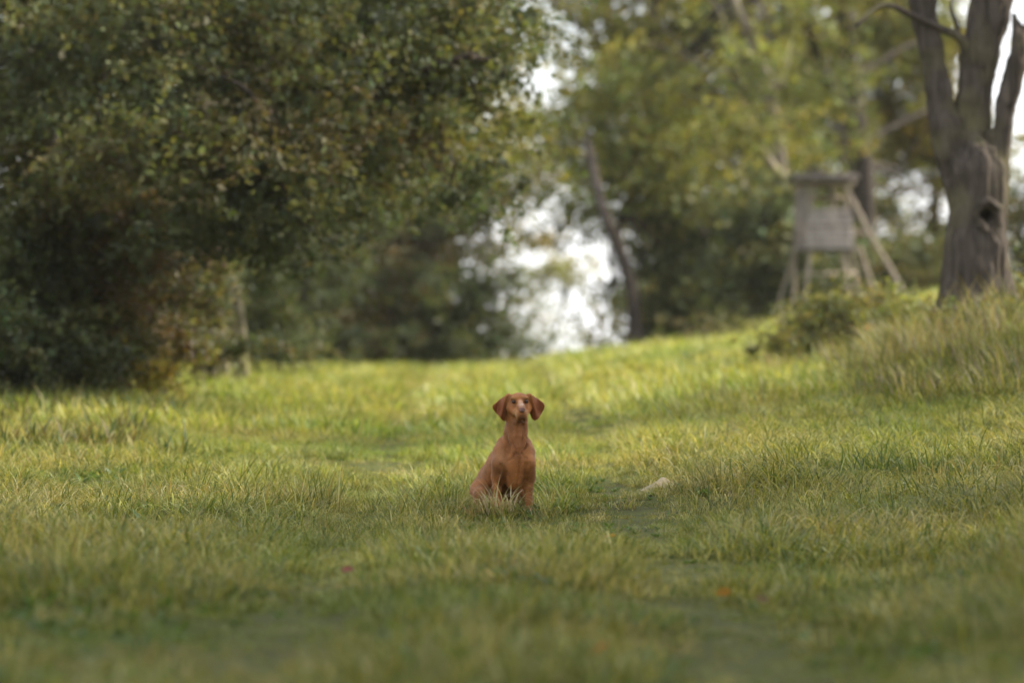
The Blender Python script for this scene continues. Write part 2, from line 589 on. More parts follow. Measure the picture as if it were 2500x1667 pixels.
# ------------------------------------------------------------------ blades and grass
def blades(base, height, width, lean, az, rng, seg=4, droop=0.6, col=None, tipcol=None):
    """arching ribbons. base (N,3); the other inputs per blade. returns verts, faces, colours"""
    N = len(base)
    s = np.linspace(0, 1, seg + 1)
    ang = lean[:, None] + (droop[:, None] if np.ndim(droop) else droop) * s[None] ** 1.6 * 1.6     # angle from the vertical
    step = height[:, None] / seg
    dh = np.sin(ang) * step; dz = np.cos(ang) * step
    H = np.concatenate([np.zeros((N, 1)), np.cumsum(dh[:, 1:], 1)], 1)
    Zz = np.concatenate([np.zeros((N, 1)), np.cumsum(dz[:, 1:], 1)], 1)
    dx, dy = np.cos(az), np.sin(az)
    C = np.stack([base[:, 0, None] + H * dx[:, None], base[:, 1, None] + H * dy[:, None], base[:, 2, None] + Zz], -1)
    wv = width[:, None] * (1 - s[None] ** 2.2) * 0.5 * (0.75 + 0.5 * np.sin(np.pi * np.minimum(s + 0.2, 1)))[None]
    tw = az + np.pi / 2 + rng.normal(0, 0.5, N)
    side = np.stack([np.cos(tw), np.sin(tw), np.zeros(N)], -1)
    L = C - side[:, None] * wv[..., None]
    R = C + side[:, None] * wv[..., None]
    # left ribbon points 0..seg, right points 0..seg-1 (they meet at the tip)
    V = np.concatenate([L, R[:, :seg]], 1).reshape(-1, 3)
    per = 2 * seg + 1
    o = np.arange(N)[:, None] * per
    k = np.arange(seg - 1)[None]
    Q = np.stack([o + k, o + seg + 1 + k, o + seg + 2 + k, o + k + 1], -1).reshape(-1, 4)
    T = np.stack([o[:, 0] + seg - 1, o[:, 0] + 2 * seg, o[:, 0] + seg], -1)
    if col is not None:
        tcol = tipcol if tipcol is not None else col
        sc_ = np.concatenate([s, s[:seg]])
        Cc = (col[:, None] * (1 - sc_[None, :, None]) + tcol[:, None] * sc_[None, :, None]).reshape(-1, 3)
    else:
        Cc = None
    return V, [Q, T], Cc


GREENS = np.array([[0.124, 0.142, 0.032], [0.088, 0.115, 0.027], [0.168, 0.170, 0.045], [0.054, 0.080, 0.024], [0.228, 0.210, 0.074]])
FIELD = np.array([[0.25, 0.270, 0.075], [0.30, 0.305, 0.10], [0.20, 0.235, 0.058], [0.36, 0.345, 0.135], [0.17, 0.21, 0.055]])  # dry field grass, lightened so its colour carries the sunlight
STRAW = np.array([[0.34, 0.31, 0.15], [0.29, 0.25, 0.11], [0.42, 0.39, 0.23], [0.24, 0.19, 0.09]])


def pick(rng, n, straw=0.12, pal=GREENS):
    c = pal[rng.integers(0, len(pal), n)] * rng.uniform(0.8, 1.2, (n, 1))
    m = rng.random(n) < straw
    c[m] = STRAW[rng.integers(0, len(STRAW), m.sum())] * rng.uniform(0.8, 1.1, (m.sum(), 1))
    return c


def tuft_mesh(name, seed, n, rad, hmin, hmax, wid, straw, lean=0.35, droop=(0.2, 1.0), pal=GREENS, seg=4, mat=None):
    rng = np.random.default_rng(seed)
    a = rng.uniform(0, 2 * np.pi, n); r = rad * np.sqrt(rng.random(n))
    base = np.c_[r * np.cos(a), r * np.sin(a), np.full(n, -0.01)]
    h = rng.uniform(hmin, hmax, n) * (0.6 + 0.4 * rng.random(n))
    az = a + rng.normal(0, 0.9, n)
    c = pick(rng, n, straw, pal)
    tip = c * np.array([1.08, 1.08, 1.0])
    V, F, C = blades(base, h, rng.uniform(0.7, 1.25, n) * wid, np.abs(rng.normal(0, lean, n)), az, rng, seg, rng.uniform(*droop, n), c, tip)
    return mesh_np(name, V, F, mat or M_GRASS, C)


def broadleaf_mesh(name, seed):
    """a low weed: a few oval leaves on stalks"""
    rng = np.random.default_rng(seed)
    n = 9
    a = rng.uniform(0, 2 * np.pi, n)
    base = np.c_[np.cos(a) * 0.01, np.sin(a) * 0.01, np.zeros(n)]
    c = np.array([0.075, 0.12, 0.035])[None] * rng.uniform(0.7, 1.3, (n, 1))
    V, F, C = blades(base, rng.uniform(0.06, 0.13, n), rng.uniform(0.025, 0.045, n), rng.uniform(0.5, 1.1, n), a, rng, 4, rng.uniform(0.1, 0.5, n), c)
    return mesh_np(name, V, F, M_GRASS, C)


def make_grass():
    lib = bpy.data.collections.new('grass_library')         # prototypes only: not linked to the scene
    def add(me): o = bpy.data.objects.new(me.name, me); lib.objects.link(o)
    k = 0
    for i in range(5): add(tuft_mesh(f'a{k:02d}', 10 + i, 26, 0.075, 0.05, 0.13, 0.0050, 0.13)); k += 1            # 0-4 lawn
    for i in range(4): add(tuft_mesh(f'a{k:02d}', 30 + i, 30, 0.09, 0.10, 0.24, 0.0055, 0.18, 0.4, (0.3, 1.5))); k += 1     # 5-8 meadow
    for i in range(3): add(tuft_mesh(f'a{k:02d}', 50 + i, 34, 0.08, 0.18, 0.38, 0.0055, 0.25, 0.38, (0.6, 1.8), seg=6)); k += 1  # 9-11 long
    for i in range(2): add(tuft_mesh(f'a{k:02d}', 70 + i, 24, 0.10, 0.10, 0.26, 0.005, 0.85, 0.6, (0.3, 1.4))); k += 1     # 12-13 dry
    for i in range(2): add(broadleaf_mesh(f'a{k:02d}', 80 + i)); k += 1                                                 # 14-15 weeds
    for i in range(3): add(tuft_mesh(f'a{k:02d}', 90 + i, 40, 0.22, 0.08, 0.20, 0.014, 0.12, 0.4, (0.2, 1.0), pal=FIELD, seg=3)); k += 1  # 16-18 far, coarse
    for i in range(3): add(tuft_mesh(f'a{k:02d}', 100 + i, 28, 0.085, 0.06, 0.17, 0.006, 0.15, 0.4, (0.2, 1.1), pal=FIELD)); k += 1  # 19-21 dry field grass, sunlit brightness put into the colour
    rng = np.random.default_rng(5)
    P = []
    for d0, d1, dens in ((7.0, 34, 150), (34, 60, 34), (60, 112, 12)):
        n = int(dens * (d1 - d0) * 2 * (0.135 * d1 + 2.2))
        d = rng.uniform(d0, d1, n)
        xx = rng.uniform(-1, 1, n) * (0.135 * d1 + 2.2)
        k_ = np.abs(xx) < 0.135 * d + 2.2             # the frame and a couple of metres to each side
        P.append(np.c_[xx[k_], d[k_]])
    P = np.concatenate(P)
    x, y = P[:, 0], P[:, 1]
    n = len(P)
    u = x / y
    z = ground_z(x, y)
    patch = vnoise(np.c_[x * 1.1, y * 0.8, 0 * x + 4])
    patch2 = vnoise(np.c_[x * 2.3 + 40, y * 1.7, 0 * x + 8])
    r = rng.random(n)
    idx = rng.integers(0, 5, n)
    med = patch + 0.3 * r > 0.60
    idx[med] = rng.integers(5, 9, med.sum())
    right = np.clip((u - 0.035) / 0.05, 0, 1) * np.clip((y - 20) / 4, 0, 1)
    lg = (r < 0.55 * right) | ((patch2 > 0.60) & (r > 0.35) & (y > 19) & (np.abs(x) > 0.7))
    idx[lg] = rng.integers(9, 12, lg.sum())
    dry = rng.random(n) < (0.05 + 0.12 * (patch2 < 0.3) + 0.08 * right)
    idx[dry] = rng.integers(12, 14, dry.sum())
    wd = rng.random(n) < 0.05 + 0.14 * (patch2 > 0.62) + 0.1 * np.clip((-u - 0.07) / 0.05, 0, 1)
    idx[wd] = rng.integers(14, 16, wd.sum())
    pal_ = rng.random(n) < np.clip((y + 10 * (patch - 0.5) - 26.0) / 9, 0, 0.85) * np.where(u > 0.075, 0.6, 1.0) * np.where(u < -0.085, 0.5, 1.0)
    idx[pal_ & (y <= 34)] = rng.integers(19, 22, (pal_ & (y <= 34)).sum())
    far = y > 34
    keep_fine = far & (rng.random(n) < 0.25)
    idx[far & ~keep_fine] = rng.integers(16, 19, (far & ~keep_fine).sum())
    scl = rng.uniform(0.6, 1.4, n) * (0.52 + 0.75 * patch)
    # two faint wheel tracks where the grass stays shorter
    for x24, x60 in ((-0.95, -1.30), (0.75, 0.45)):
        xt = x24 + (x60 - x24) * (y - 24) / 36
        tr = np.exp(-((x - xt) / 0.24) ** 2)
        scl *= 1 - 0.6 * tr
        td = (rng.random(n) < 0.75 * tr * np.clip((y - 30) / 12, 0, 1))
        idx[td] = rng.integers(12, 14, td.sum())
    scl[far] *= 1.15
    # nothing grows through the dog's seat
    near_dog = (np.abs(x - DOG_X + 0.08) < 0.30) & (y > DOG_D - 0.12) & (y < DOG_D + 0.55)
    ok = ~(near_dog & (rng.random(n) < 0.8))
    front = (np.abs(x - DOG_X + 0.05) < 0.35) & (y > DOG_D - 1.1) & (y <= DOG_D - 0.12)
    scl[front] *= 0.75
    x, y, z, idx, scl = x[ok], y[ok], z[ok], idx[ok], scl[ok]
    n = len(x)
    me = bpy.data.meshes.new('grass')
    me.vertices.add(n)
    me.vertices.foreach_set('co', np.c_[x, y, z].astype(np.float32).ravel())
    me.attributes.new('idx', 'INT', 'POINT').data.foreach_set('value', idx.astype(np.int32))
    me.attributes.new('scl', 'FLOAT', 'POINT').data.foreach_set('value', scl.astype(np.float32))
    rot = np.c_[rng.normal(0, 0.12, n), rng.normal(0, 0.12, n), rng.uniform(0, 6.283, n)].astype(np.float32)
    me.attributes.new('rot', 'FLOAT_VECTOR', 'POINT').data.foreach_set('vector', rot.ravel())
    me.materials.append(M_GRASS)
    o = link(bpy.data.objects.new('grass', me))
    tag(o, 'green meadow grass covering the track and the bank', 'grass', kind='stuff')
    ng = bpy.data.node_groups.new('scatter_grass', 'GeometryNodeTree')
    ng.interface.new_socket('Geometry', in_out='INPUT', socket_type='NodeSocketGeometry')
    ng.interface.new_socket('Geometry', in_out='OUTPUT', socket_type='NodeSocketGeometry')
    N, L = ng.nodes, ng.links
    gi, go = N.new('NodeGroupInput'), N.new('NodeGroupOutput')
    ci = N.new('GeometryNodeCollectionInfo')
    ci.inputs['Collection'].default_value = lib
    ci.inputs['Separate Children'].default_value = True
    ci.inputs['Reset Children'].default_value = True
    ip = N.new('GeometryNodeInstanceOnPoints')
    ip.inputs['Pick Instance'].default_value = True
    def na(nm, t):
        q = N.new('GeometryNodeInputNamedAttribute'); q.data_type = t; q.inputs['Name'].default_value = nm
        return q.outputs['Attribute']
    er = N.new('FunctionNodeEulerToRotation')
    L.new(na('rot', 'FLOAT_VECTOR'), er.inputs[0])
    L.new(gi.outputs[0], ip.inputs['Points'])
    L.new(ci.outputs[0], ip.inputs['Instance'])
    L.new(na('idx', 'INT'), ip.inputs['Instance Index'])
    L.new(er.outputs[0], ip.inputs['Rotation'])
    L.new(na('scl', 'FLOAT'), ip.inputs['Scale'])
    L.new(ip.outputs[0], go.inputs[0])
    md = o.modifiers.new('scatter', 'NODES'); md.node_group = ng


DOG_X = (1264 - 1250) / FPX * DOG_D
make_grass()


# ------------------------------------------------------------------ trees
def leaf_cloud(blobs, n_cl, per, leaf, rng, pal, sig=0.2, flat=0.55, spread=0.25):
    """blobs: (centre, radii, weight). leaves gathered in clumps through each ellipsoid"""
    w = np.array([b[2] for b in blobs], float); w /= w.sum()
    bi = rng.choice(len(blobs), n_cl, p=w)
    c = np.array([b[0] for b in blobs])[bi]; r = np.array([np.broadcast_to(b[1], 3) for b in blobs])[bi]
    # boughs first, then leafy sprays gathered round each bough, then leaves strung along each spray
    dv = rng.standard_normal((n_cl, 3)); dv /= np.linalg.norm(dv, axis=1)[:, None]
    rad = rng.random(n_cl) ** 0.45
    nb = max(1, n_cl // 9)
    order = np.argsort(bi, kind='stable')
    own = np.empty(n_cl, int); own[order] = order[(np.arange(n_cl) // 9) * 9]            # the spray that leads each bough
    lead = c + dv * r * rad[:, None]
    cl = lead[own] + rng.standard_normal((n_cl, 3)) * np.minimum(r, sig * 1.9) * np.array([1, 1, 0.5])
    ccol = pal[rng.integers(0, len(pal), n_cl)][own] * rng.uniform(0.7, 1.3, n_cl)[own][:, None] * rng.uniform(0.85, 1.15, (n_cl, 1))
    npl = rng.integers(int(per * 0.5), int(per * 1.5), n_cl)
    rep = np.repeat(np.arange(n_cl), npl)
    N = len(rep)
    csig = sig * rng.uniform(0.5, 1.4, n_cl)
    ha = rng.uniform(0, 2 * np.pi, n_cl)
    axs = np.stack([np.cos(ha), np.sin(ha), rng.normal(-0.35, 0.3, n_cl)], -1)
    tt = rng.uniform(-1.7, 1.7, N)
    p = cl[rep] + axs[rep] * (tt * csig[rep])[:, None] + rng.standard_normal((N, 3)) * (csig[rep] * 0.36)[:, None]
    p[:, 2] -= 0.10 * sig * tt * tt
    nrm = rng.standard_normal((N, 3)) * 0.75 + np.array([0, 0, 0.6])
    nrm /= np.linalg.norm(nrm, axis=1)[:, None]
    ax = np.cross(nrm, rng.standard_normal((N, 3))); ax /= np.linalg.norm(ax, axis=1)[:, None]
    sd = np.cross(nrm, ax)
    L = leaf * rng.uniform(0.6, 1.3, N)[:, None]; Wd = L * rng.uniform(0.22, 0.36, N)[:, None]
    fold = nrm * Wd * 0.5
    a = p - ax * L * 0.5; b = p + ax * L * 0.5
    l1 = p - sd * Wd + fold - ax * L * 0.05; r1 = p + sd * Wd + fold - ax * L * 0.05
    V = np.stack([a, r1, b, l1], 1).reshape(-1, 3)
    o = np.arange(N)[:, None] * 4
    F = np.concatenate([o + [0, 1, 2], o + [0, 2, 3]])
    cc = ccol[rep] * rng.uniform(1 - spread, 1 + spread, (N, 1)) * np.clip(1 + rng.normal(0, 0.08, (N, 3)), 0.7, 1.3)
    return V, [F], np.repeat(cc, 4, 0)


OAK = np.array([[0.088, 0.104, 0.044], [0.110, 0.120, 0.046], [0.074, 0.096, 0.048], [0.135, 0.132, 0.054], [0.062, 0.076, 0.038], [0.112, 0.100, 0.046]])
OAK_LIT = np.array([[0.165, 0.180, 0.050], [0.20, 0.20, 0.055], [0.14, 0.165, 0.052], [0.24, 0.225, 0.065], [0.12, 0.14, 0.042]])  # lighter oak leaves, sunlight on the crown put into the colour
BROWN = np.array([[0.095, 0.088, 0.036], [0.115, 0.092, 0.040], [0.085, 0.084, 0.034], [0.07, 0.078, 0.034], [0.11, 0.080, 0.042]])
BLUEGREEN = np.array([[0.082, 0.108, 0.052], [0.105, 0.125, 0.056], [0.068, 0.090, 0.044], [0.125, 0.135, 0.054]])
YELLOW = np.array([[0.20, 0.18, 0.030], [0.16, 0.155, 0.030], [0.13, 0.14, 0.028], [0.24, 0.19, 0.035]])


def tree(name, label, cat, base, stems, blobs, n_cl, per, leaf, pal, seed, group=None, bark=None, sig=0.22, twigs=12, sides=12, flat=0.55):
    """stems: list of (part name, control points with radius (N,4))"""
    rng = np.random.default_rng(seed)
    root = empty(name, base)
    tag(root, label, cat, group)
    bark = bark or M_BARK
    ends = []
    for part, ctrl in stems:
        p = smooth_path(ctrl, 22)
        v, f = tube(p[:, :3], np.maximum(p[:, 3], 0.004), sides, 0.10, rng)
        obj(part, mesh_np(part, v, f, bark, smooth=True), root)
        ends += list(p[len(p) // 3:, :3])
    if twigs and len(ends):
        parts = []
        ends = np.array(ends)
        for _ in range(twigs):
            b = blobs[rng.integers(len(blobs))]
            tgt = np.array(b[0]) + rng.uniform(-0.75, 0.75, 3) * np.broadcast_to(b[1], 3)
            s = ends[np.argmin(np.linalg.norm(ends - tgt, axis=1) + rng.random(len(ends)) * 0.8)]
            L = np.linalg.norm(tgt - s)
            mid = (s + tgt) / 2 + rng.normal(0, 0.12, 3) * L + np.array([0, 0, 0.08 * L])
            r0 = 0.012 + 0.013 * min(L, 4)
            p = smooth_path(np.c_[np.stack([s, mid, tgt]), [r0, r0 * 0.6, 0.006]], 12)
            v, f = tube(p[:, :3], p[:, 3], 6, 0.05, rng, cap=False)
            parts.append((v, f, None))
        V, F, _ = join_np(parts)
        tag(obj('twigs', mesh_np('twigs', V, F, bark, smooth=True), root), kind='stuff')
    V, F, C = leaf_cloud(blobs, n_cl, per, leaf, rng, pal, sig, flat)
    tag(obj('crown', mesh_np('crown', V, F, M_LEAF, C), root), kind='stuff')
    return root


def B(px, py, d, rpx, w=None, ry=None, depth=None):
    """crown clump: photo place, distance, half width in photo pixels"""
    s = d / FPX
    rx = rpx * s; rz = (ry if ry is not None else rpx) * s
    dy = depth if depth is not None else (rx + rz) / 2
    return (W(px, py, d), np.array([rx, dy, rz]), w if w is not None else rx * rz)


def stem(pts):
    """(px, py, d, half width px)"""
    return np.array([list(W(px, py, d)) + [r * d / FPX] for px, py, d, r in pts])


def grounded(px, d, sink=0.1):
    b = on_ground(px, d)
    return b - np.array([0, 0, sink])


def stem_g(px, d, r, pts):
    b = grounded(px, d)
    s = stem(pts)
    return np.vstack([[*b, r * 1.35 * d / FPX], s])


def plant_trees():
    # --- left: the big oak whose boughs hang over the track
    tree('oak_tree', 'large dark oak with low boughs hanging over the track, shrubs at its foot', 'tree', grounded(90, 41),
         [('trunk', stem_g(90, 41, 62, [(95, 900, 41, 60), (110, 600, 41, 52), (90, 200, 41, 46), (60, -300, 41, 40), (90, -1100, 41, 20)])),
          ('branch', stem([(105, 480, 41, 26), (300, 400, 40, 20), (560, 430, 39, 14), (760, 560, 38.5, 6)])),
          ('branch', stem([(95, 250, 41, 30), (350, 190, 40, 22), (650, 215, 39.5, 16), (860, 235, 39, 11), (930, 190, 39, 9), (1040, 165, 39, 6), (1180, 120, 39, 3)])),
          ('branch', stem([(80, 0, 41, 30), (400, -160, 40, 22), (800, -190, 40, 14), (1150, -120, 40, 5)])),
          ('branch', stem([(70, -300, 41, 28), (-300, -500, 41, 18), (-700, -560, 41, 6)])),
          ('branch', stem([(90, 100, 41, 24), (160, 90, 40, 14), (330, 60, 39, 5)]))],
         [B(60, 60, 39.5, 260), B(60, 380, 39.5, 230), B(330, 120, 38, 240), B(360, 380, 37.5, 230), B(610, 60, 38.5, 240), B(620, 330, 38, 230),
          B(560, 480, 38.5, 170, ry=110), B(830, 130, 39, 220), B(850, 340, 39, 200, ry=170), B(1010, 90, 40, 190), B(1010, 300, 40, 190),
          B(1060, 430, 40.5, 120, ry=70), B(1215, 150, 40.5, 60, ry=50, w=0.05), B(1200, 330, 40.5, 60, ry=60, w=0.06), B(740, 560, 38.2, 100, ry=80, w=0.16), B(900, 490, 39, 70, ry=50, w=0.06), B(660, 600, 38.6, 60, ry=60, w=0.08), B(560, 590, 39, 70, ry=50, w=0.08), B(820, 600, 38.6, 40, ry=50, w=0.03), B(1110, 490, 40.5, 60, ry=45, w=0.04), B(1150, 60, 40, 120), B(1160, 250, 40, 90),
          B(200, -350, 40, 420), B(650, -330, 40, 380), B(1000, -260, 40, 260), B(0, -900, 41, 500), B(500, -850, 41, 500), B(-450, -100, 41, 420), B(-450, -600, 41, 420), B(-400, 350, 41, 300)],
         4300, 36, 0.095, OAK, 11, bark=M_BARK, sig=0.19, twigs=70)
    tree('oak_tree', 'oak with two pale mossy trunks, lit on one side, behind the left shrubs', 'tree', grounded(520, 53),
         [('trunk', stem_g(530, 53, 30, [(527, 800, 53, 28), (512, 680, 53, 25), (480, 400, 53, 19), (520, 0, 53, 16), (560, -400, 53, 8)])),
          ('trunk', stem_g(596, 52, 16, [(588, 820, 52, 15), (574, 700, 52, 13), (556, 600, 54, 10), (600, 350, 54, 9), (700, 100, 54, 5)])),
          ('branch', stem([(500, 350, 53, 14), (680, 200, 53, 10), (900, 120, 53, 4)]))],
         [B(600, 420, 53, 180, ry=120), B(750, 250, 53, 230), B(950, 330, 54, 190, ry=130), B(900, 60, 54, 240), B(1080, 180, 55, 170), B(1170, 330, 56, 90), B(600, -250, 54, 350), B(1050, -180, 54, 220), B(420, 520, 54, 90, ry=60)],
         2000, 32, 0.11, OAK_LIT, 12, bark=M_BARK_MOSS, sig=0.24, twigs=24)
    tree('shrub_trunk_tree', 'slim tree with a short pale trunk among the brown hazel leaves', 'tree', grounded(405, 46),
         [('trunk', stem_g(410, 46, 13, [(402, 800, 46, 12), (395, 720, 46, 11), (380, 560, 46, 8), (390, 450, 46, 4)]))],
         [B(370, 500, 46, 110, ry=90)], 170, 28, 0.10, BROWN, 13, bark=M_BARK_MOSS)
    # --- left: shrubs under the oak
    hz = [(30, 40.0, [B(0, 800, 40, 140, ry=160), B(-60, 620, 40, 150, ry=110), B(110, 880, 39.5, 80, ry=70)], BLUEGREEN, 'dark leafy shrub in the deepest shade at the foot of the large oak', 420),
          (240, 41.0, [B(210, 700, 41, 100, ry=170), B(260, 560, 40.5, 110, ry=100), B(230, 870, 40.5, 70, ry=60)], BROWN, 'tall brownish hazel shrub beside the large oak', 420),
          (385, 43.0, [B(370, 640, 43, 50, ry=90), B(335, 830, 42.5, 50, ry=50), B(400, 560, 43, 60, ry=50)], BROWN, 'loose autumn brown shrub between the hazel and the mossy trunks', 260),
          (470, 49.0, [B(455, 640, 49, 45, ry=90), B(440, 790, 49, 45, ry=50), B(500, 850, 48, 45, ry=22)], OAK, 'green leafy shrub at the foot of the mossy trunks', 200),
          (640, 57.0, [B(650, 800, 57, 45, ry=40), B(630, 700, 57, 40, ry=60), B(680, 860, 56, 55, ry=18)], BLUEGREEN, 'low green shrub past the mossy trunks on the field edge', 150),
          (-160, 37.5, [B(-170, 850, 37.5, 150, ry=130), B(-220, 650, 38, 170, ry=160)], BLUEGREEN, 'low dark shrub at the outer edge of the oak shade', 260)]
    for i, (px, d, bl, pal, lab, n) in enumerate(hz):
        st = []
        rng = np.random.default_rng(200 + i)
        for k in range(4):
            b = bl[rng.integers(len(bl))][0]
            g = grounded(px + rng.uniform(-40, 40), d)
            st.append(('stem', np.array([[*g, 0.035], [*(g * 0.55 + b * 0.45 + rng.normal(0, 0.12, 3)), 0.025], [*b, 0.008]])))
        tree('hazel_shrub', lab, 'shrub', grounded(px, d), st, bl, int(n * 1.7), 32, 0.095, pal, 300 + i, group='shrubs under the left oak', sig=0.17, twigs=14, sides=7)
    for i, (px, py, d, r, lab) in enumerate(((362, 925, 39.5, 34, 'small yellow leaved sapling at the grass edge below the hazel'),
                                             (480, 868, 45, 40, 'small yellow leaved bush at the foot of the mossy trunks'))):
        g = grounded(px, d)
        bl = [B(px, py, d, r, ry=r * 0.9), B(px + 20, py - 30, d, r * 0.6)]
        tree('yellow_bush', lab, 'bush', g, [('stem', np.array([[*g, 0.012], [*bl[0][0], 0.008], [*bl[1][0], 0.004]]))], bl, 26, 14, 0.075, YELLOW * 1.2, 330 + i,
             group='yellow bushes at the wood edge', sig=0.1, twigs=5, sides=6)
    # --- far middle, left of the gap
    far = [
        (120, 66, [B(60, 250, 66, 260), B(120, 560, 66, 230), B(300, 420, 66, 220), B(420, 180, 67, 260), B(40, 760, 65, 180, ry=120), B(330, 720, 66, 150, ry=120), B(250, -100, 66, 300)], OAK, 'dark wood tree behind the trunk of the large overhanging oak', 520, 'dense'),
        (535, 70, [B(640, 260, 70, 230), B(560, 500, 69, 170), B(800, 380, 71, 180), B(900, 180, 72, 210), B(1020, 400, 72, 130, ry=110), B(620, 20, 70, 260), B(960, -60, 71, 220)], OAK, 'tall dim tree seen between the hanging boughs and the round tree', 560, 'dense'),
        (640, 78, [B(650, 720, 78, 110, ry=150), B(600, 560, 78, 110), B(700, 600, 78, 100)], BLUEGREEN, 'bluish green round tree at the far field edge next to the mossy trunks', 300, 'dense'),
        (770, 84, [B(770, 640, 84, 130, ry=190), B(720, 800, 80, 110, ry=70), B(830, 520, 84, 110, ry=100)], BLUEGREEN, 'tall dark green tree at the far field edge, rounded top', 380, 'dense'),
        (950, 82, [B(950, 650, 82, 110, ry=170), B(1000, 520, 83, 110, ry=70), B(900, 790, 80, 100, ry=70)], BROWN, 'olive brown tree at the far field edge beside the sky gap', 330, 'dense'),
        (1070, 80, [B(1060, 800, 80, 75, ry=70), B(1090, 720, 80, 70, ry=60), B(1150, 700, 80, 50, ry=30), B(1010, 740, 80, 40, ry=50)], BLUEGREEN, 'low dark bushy tree left of the bright gap', 110, 'dense'),
        (1190, 96, [B(1120, 500, 96, 110, ry=90), B(1180, 410, 96, 70, ry=60), B(1170, 810, 96, 60, ry=50), B(1090, 620, 96, 80, ry=70)], YELLOW * 0.85, 'sunlit yellow green tree bordering the bright gap', 200, 'thin'),
        (1310, 118, [B(1300, 790, 118, 65, ry=60), B(1290, 700, 118, 50, ry=60), B(1330, 680, 118, 40, ry=30), B(1230, 830, 118, 70, ry=25), B(1440, 830, 118, 60, ry=22), B(1400, 640, 118, 40, ry=30)], OAK_LIT, 'small far tree standing in the bright gap', 105, 'thin'),
        (1250, 105, [B(1230, 290, 105, 70, ry=40), B(1270, 370, 105, 110, ry=60), B(1390, 400, 105, 70, ry=60), B(1330, 560, 105, 60, ry=30), B(1400, 720, 105, 30, ry=50), B(1360, 290, 105, 60, ry=40), B(1180, 160, 105, 60, ry=60), B(1240, 180, 105, 60, ry=30), B(1300, 470, 105, 70, ry=40), B(1210, 620, 105, 50, ry=40), B(1270, 590, 105, 60, ry=30)], YELLOW, 'thin airy far tree with yellow green leaves in the gap', 190, 'thin'),
    ]
    for i, (px, d, bl, pal, lab, n, kind) in enumerate(far):
        if kind == 'dense': bl = bl + [B(px - 60, 850, d, 90, ry=42), B(px + 60, 845, d, 90, ry=45)]
        g = grounded(px, d, 0.2)
        tops = sorted(bl, key=lambda b: -b[0][2])
        st = [('trunk', np.array([[*g, 0.13 if kind == 'dense' else 0.06], [*(g * 0.5 + tops[0][0] * 0.5 + np.array([0.15, 0, 0])), 0.09 if kind == 'dense' else 0.04], [*tops[0][0], 0.02]]))]
        tree('far_tree', lab, 'tree', g, st, bl, int(n * (2.0 if kind == 'dense' else 1.2)), 26, 0.19 if kind == 'dense' else 0.15, pal, 400 + i, group='trees across the far end of the field', sig=0.34, twigs=10, sides=8)
    # --- right of the gap
    tree('slim_tree', 'slim tree with a thin curved leaning trunk on the crest', 'tree', grounded(1552, 78, 0.2),
         [('trunk', stem_g(1552, 78, 18, [(1550, 790, 78, 17), (1538, 690, 78, 16), (1508, 600, 78, 15), (1470, 510, 78, 13), (1450, 420, 79, 11), (1420, 280, 80, 6)])),
          ('branch', stem([(1500, 590, 82, 6), (1530, 480, 82, 5), (1560, 380, 82, 3)]))],
         [B(1400, 330, 82, 50, ry=50), B(1480, 420, 82, 90, ry=70), B(1560, 330, 82, 110, ry=110), B(1400, 540, 84, 40, ry=40, w=0.12), B(1600, 560, 85, 50, ry=80, w=0.3), B(1640, 740, 85, 50, ry=60, w=0.3), B(1500, 220, 82, 80, ry=80), B(1500, 760, 83, 30, ry=50)],
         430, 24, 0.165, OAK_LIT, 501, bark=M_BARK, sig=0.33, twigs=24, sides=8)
    tree('oak_tree', 'broad oak with bare bleached limbs showing through its crown beside the hunting stand', 'tree', grounded(1790, 88, 0.2),
         [('trunk', stem_g(1800, 88, 34, [(1800, 760, 88, 32), (1810, 600, 88, 30), (1830, 400, 88, 26), (1800, 200, 88, 22), (1780, 0, 88, 16), (1760, -300, 88, 8)])),
          ('branch', stem([(1810, 330, 88, 16), (1680, 260, 87, 12), (1560, 200, 86, 6)]))],
         [B(1450, 50, 84, 80, ry=90), B(1430, 300, 84, 70, ry=60, w=0.25), B(1580, 130, 84, 140), B(1640, 300, 85, 160, ry=140), B(1700, 60, 85, 150), B(1760, 330, 86, 170, ry=150), B(1600, -150, 86, 260), B(1880, 80, 88, 170), B(1880, 300, 88, 150),
          B(1720, 520, 84, 110, ry=120), B(1830, 560, 86, 120, ry=120), B(1950, -180, 88, 240), B(1400, -20, 86, 60, ry=50), B(1620, 460, 84, 90, ry=90), B(1860, 120, 75.5, 60, ry=40, w=0.16), B(1905, 380, 76, 40, ry=40, w=0.1), B(1885, 290, 76, 45, ry=50, w=0.2), B(1815, 200, 76, 60, ry=35, w=0.15), B(1900, 30, 76, 50, ry=50, w=0.12)],
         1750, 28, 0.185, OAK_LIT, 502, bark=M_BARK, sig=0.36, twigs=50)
    tree('undergrowth_tree', 'dark dense holly like tree filling the shade left of the hunting stand', 'tree', grounded(1740, 84, 0.2),
         [('trunk', stem_g(1745, 84, 16, [(1745, 700, 84, 14), (1740, 560, 84, 8)]))],
         [B(1700, 700, 84, 120, ry=130), B(1820, 690, 85, 110, ry=130), B(1670, 780, 83, 60, ry=50), B(1770, 580, 85, 120, ry=90), B(1900, 640, 79, 75, ry=130), B(1880, 520, 79, 60, ry=70)],
         1100, 28, 0.19, BLUEGREEN, 503, sig=0.34, twigs=14)
    # bare limbs: one dead tree, bleached, its top showing among the leaves
    dead = empty('dead_tree', grounded(1900, 80, 0.2))
    tag(dead, 'bleached dead tree with bare forked limbs above the stand roof', 'tree')
    rng = np.random.default_rng(77)
    g = grounded(1905, 80, 0.2)
